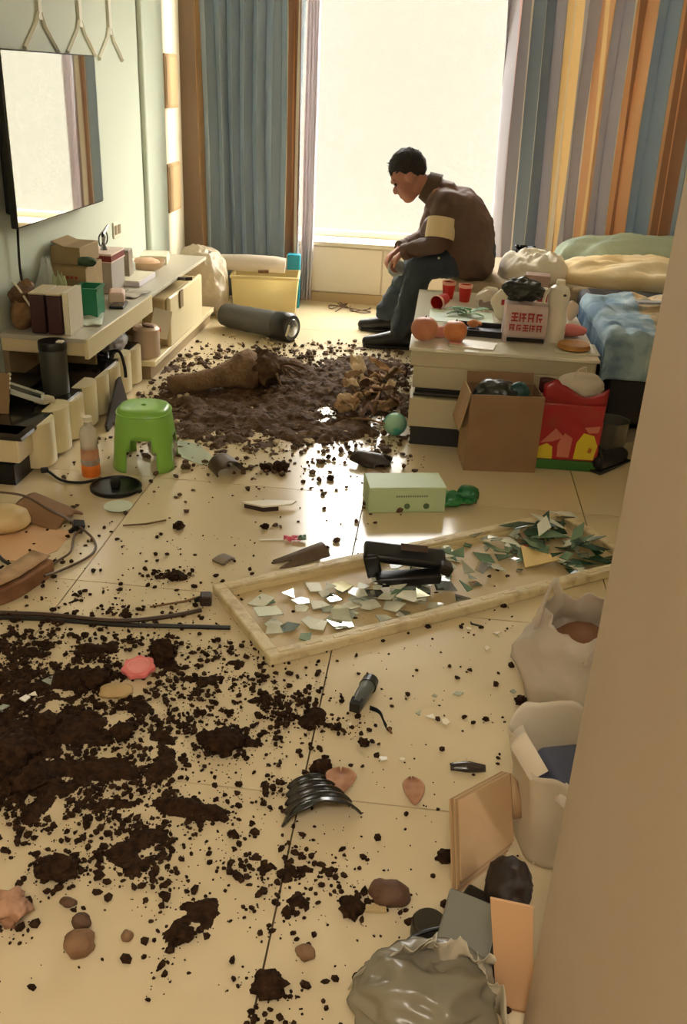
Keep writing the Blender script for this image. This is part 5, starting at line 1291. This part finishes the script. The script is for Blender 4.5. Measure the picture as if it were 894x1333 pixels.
MG = splats([(330, 505, 80, 26, 1.0), (350, 540, 90, 26, 1.2), (275, 545, 55, 26, .9), (430, 505, 50, 26, 1.1), (490, 500, 45, 30, 1.5), (395, 560, 50, 16, .7), (300, 575, 50, 14, .7), (385, 490, 60, 20, 1.3), (230, 520, 40, 16, .7), (200, 490, 30, 12, .5),
             (350, 612, 30, 5, .7), (450, 560, 50, 16, .55), (500, 585, 30, 10, .5), (480, 475, 50, 12, .8), (520, 540, 22, 20, .7), (240, 470, 40, 12, .4), (330, 470, 40, 12, .6)])
def dens(sp, x, y): 
    d = 0
    for cx, cy, ex, ey, wt in sp:
        q = ((x-cx)/ex)**2+((y-cy)/ey)**2
        if q < 9: d += wt*math.exp(-q)
    return d
def soil_field(name, label, sp, x0, x1, y0, y1, step, A, thr, na, hmax, mat, frq):
    nx = int((x1-x0)/step)+1; ny = int((y1-y0)/step)+1
    hs = []
    for j in range(ny):
        for i in range(nx):
            x = x0+i*step; y = y0+j*step
            d = dens(sp, x, y)
            if d < .05: hs.append(-1); continue
            f = noise.fractal(Vector((x*frq, y*frq, 3.3)), .7, 2.1, 5)
            h = min(d, 1.5)+na*f-thr
            g = .35*abs(noise.noise(Vector((x*55, y*55, 1))))+.3*abs(noise.noise(Vector((x*110, y*110, 5))))
            hs.append(min(A*h*(1+g), hmax)+ (.006*g if h > 0 else 0))
    idx = {}; vs = []; fs = []
    def vid(k):
        if k not in idx:
            idx[k] = len(vs); i = k % nx; j = k//nx
            vs.append((x0+i*step+.3*step*noise.noise(Vector((i*.7, j*.7, 0))), y0+j*step+.3*step*noise.noise(Vector((i*.7, j*.7, 9))), max(hs[k], -.002)))
        return idx[k]
    for j in range(ny-1):
        for i in range(nx-1):
            q = (j*nx+i, j*nx+i+1, (j+1)*nx+i+1, (j+1)*nx+i)
            if sum(hs[k] > 0 for k in q) >= 2: fs.append([vid(k) for k in q])
    o = MB().add(vs, fs).build(name, mat, angle=0)
    return tag(o, label, 'soil', kind='stuff')
soil_field('soil_spill', 'dark potting soil spilled over the tiles before the fallen frame', FG, -1.5, .30, 1.0, 2.85, .0075, .024, .60, .80, .055, m_soil, 10)
soil_field('soil_heap', 'brown soil heap spread round the uprooted trunk and coffee table', MG, -1.45, .02, 3.4, 5.6, .010, .026, .72, .95, .06, m_soil2, 8)
def crumbs(name, label, sp, n, x0, x1, y0, y1, base, mat, smin, smax, seed):
    rn = random.Random(seed); mb = MB(); vs0, fs0 = ico(1); c = 0; tries = 0
    while c < n and tries < n*40:
        tries += 1
        x = rn.uniform(x0, x1); y = rn.uniform(y0, y1)
        d = 0
        for cx, cy, ex, ey, wt in sp:
            q = ((x-cx)/(ex*1.45))**2+((y-cy)/(ey*1.6))**2
            if q < 9: d += wt*math.exp(-q)
        cl = max(0, .45+noise.noise(Vector((x*14, y*14, 7))))
        if rn.random() > min(1, d*cl*1.1+base): continue
        s = smin+(smax-smin)*rn.random()**3.2
        rx, ry, rz = s*rn.uniform(.7, 1.4), s*rn.uniform(.7, 1.2), s*rn.uniform(.5, .9)
        a = rn.uniform(0, 6.28); ca, sa = math.cos(a), math.sin(a)
        jt = [rn.uniform(.7, 1.25) for _ in vs0]
        mb.add([((v.x*ca*rx-v.y*sa*ry)*k+x, (v.x*sa*rx+v.y*ca*ry)*k+y, rz*.8+v.z*rz*k) for v, k in zip(vs0, jt)], fs0); c += 1
    return tag(mb.build(name, mat, smooth=False), label, 'soil', kind='stuff')
crumbs('soil_crumbs', 'dark soil crumbs scattered over the tiles before and beside the frame', FG, 12500, -1.55, .33, 1.0, 2.9, .014, m_soil, .0014, .0105, 3)
crumbs('soil_crumbs', 'brown soil crumbs scattered round the trunk and stool', MG, 4800, -1.45, .02, 2.9, 5.7, .03, m_soil2, .003, .018, 5)
crumbs('paper_crumbs', 'pale plaster and paper crumbs strewn among the soil heap', MG, 520, -1.45, -.1, 3.7, 5.7, .05, M('pale_crumb', (206, 186, 150), .7), .004, .018, 8)

# ================================================================ pieces of parts go one level deeper
def deeper(thing_name, part, subs):
    for o in list(bpy.data.objects):
        if o.parent is None and o.name.split('.')[0] == thing_name:
            host = next((c for c in o.children if c.name.split('.')[0] == part), None)
            if host is None: continue
            for c in list(o.children):
                if c is not host and c.name.split('.')[0] in subs: c.parent = host
for a in (('television', 'frame', ('screen',)), ('canister', 'lid', ('tab',)), ('pan_lid', 'disc', ('knob', 'tab')), ('tissue_box', 'film', ('film_end',)), ('tissue_box', 'body', ('print', 'seal', 'end_label')),
          ('printed_bag', 'film', ('letter', 'black_band')), ('gift_bag', 'body', ('yellow_figure', 'pale_figure', 'figure_eye', 'front_top', 'back_top')), ('carton', 'body', ('print', 'flap')), ('storage_carton', 'body', ('red_band', 'white_edge')),
          ('bottle', 'body', ('cap', 'label')), ('white_bottle', 'body', ('handle', 'button')), ('red_packet', 'body', ('red_panel',)), ('phone', 'body', ('screen',)), ('wall_switch', 'plate', ('rocker',)), ('black_case', 'body', ('grey_lid',)),
          ('dark_tube', 'sleeve', ()), ('leaning_board', 'board', ('bead',)), ('snack_bag', 'film', ('orange_corner', 'red_mark')), ('tub', 'body', ('cap',)), ('card', 'paper', ('flower',)), ('black_bracket', 'top_bar', ('inset',)), ('dark_jar', 'body', ('band',))):
    deeper(*a)
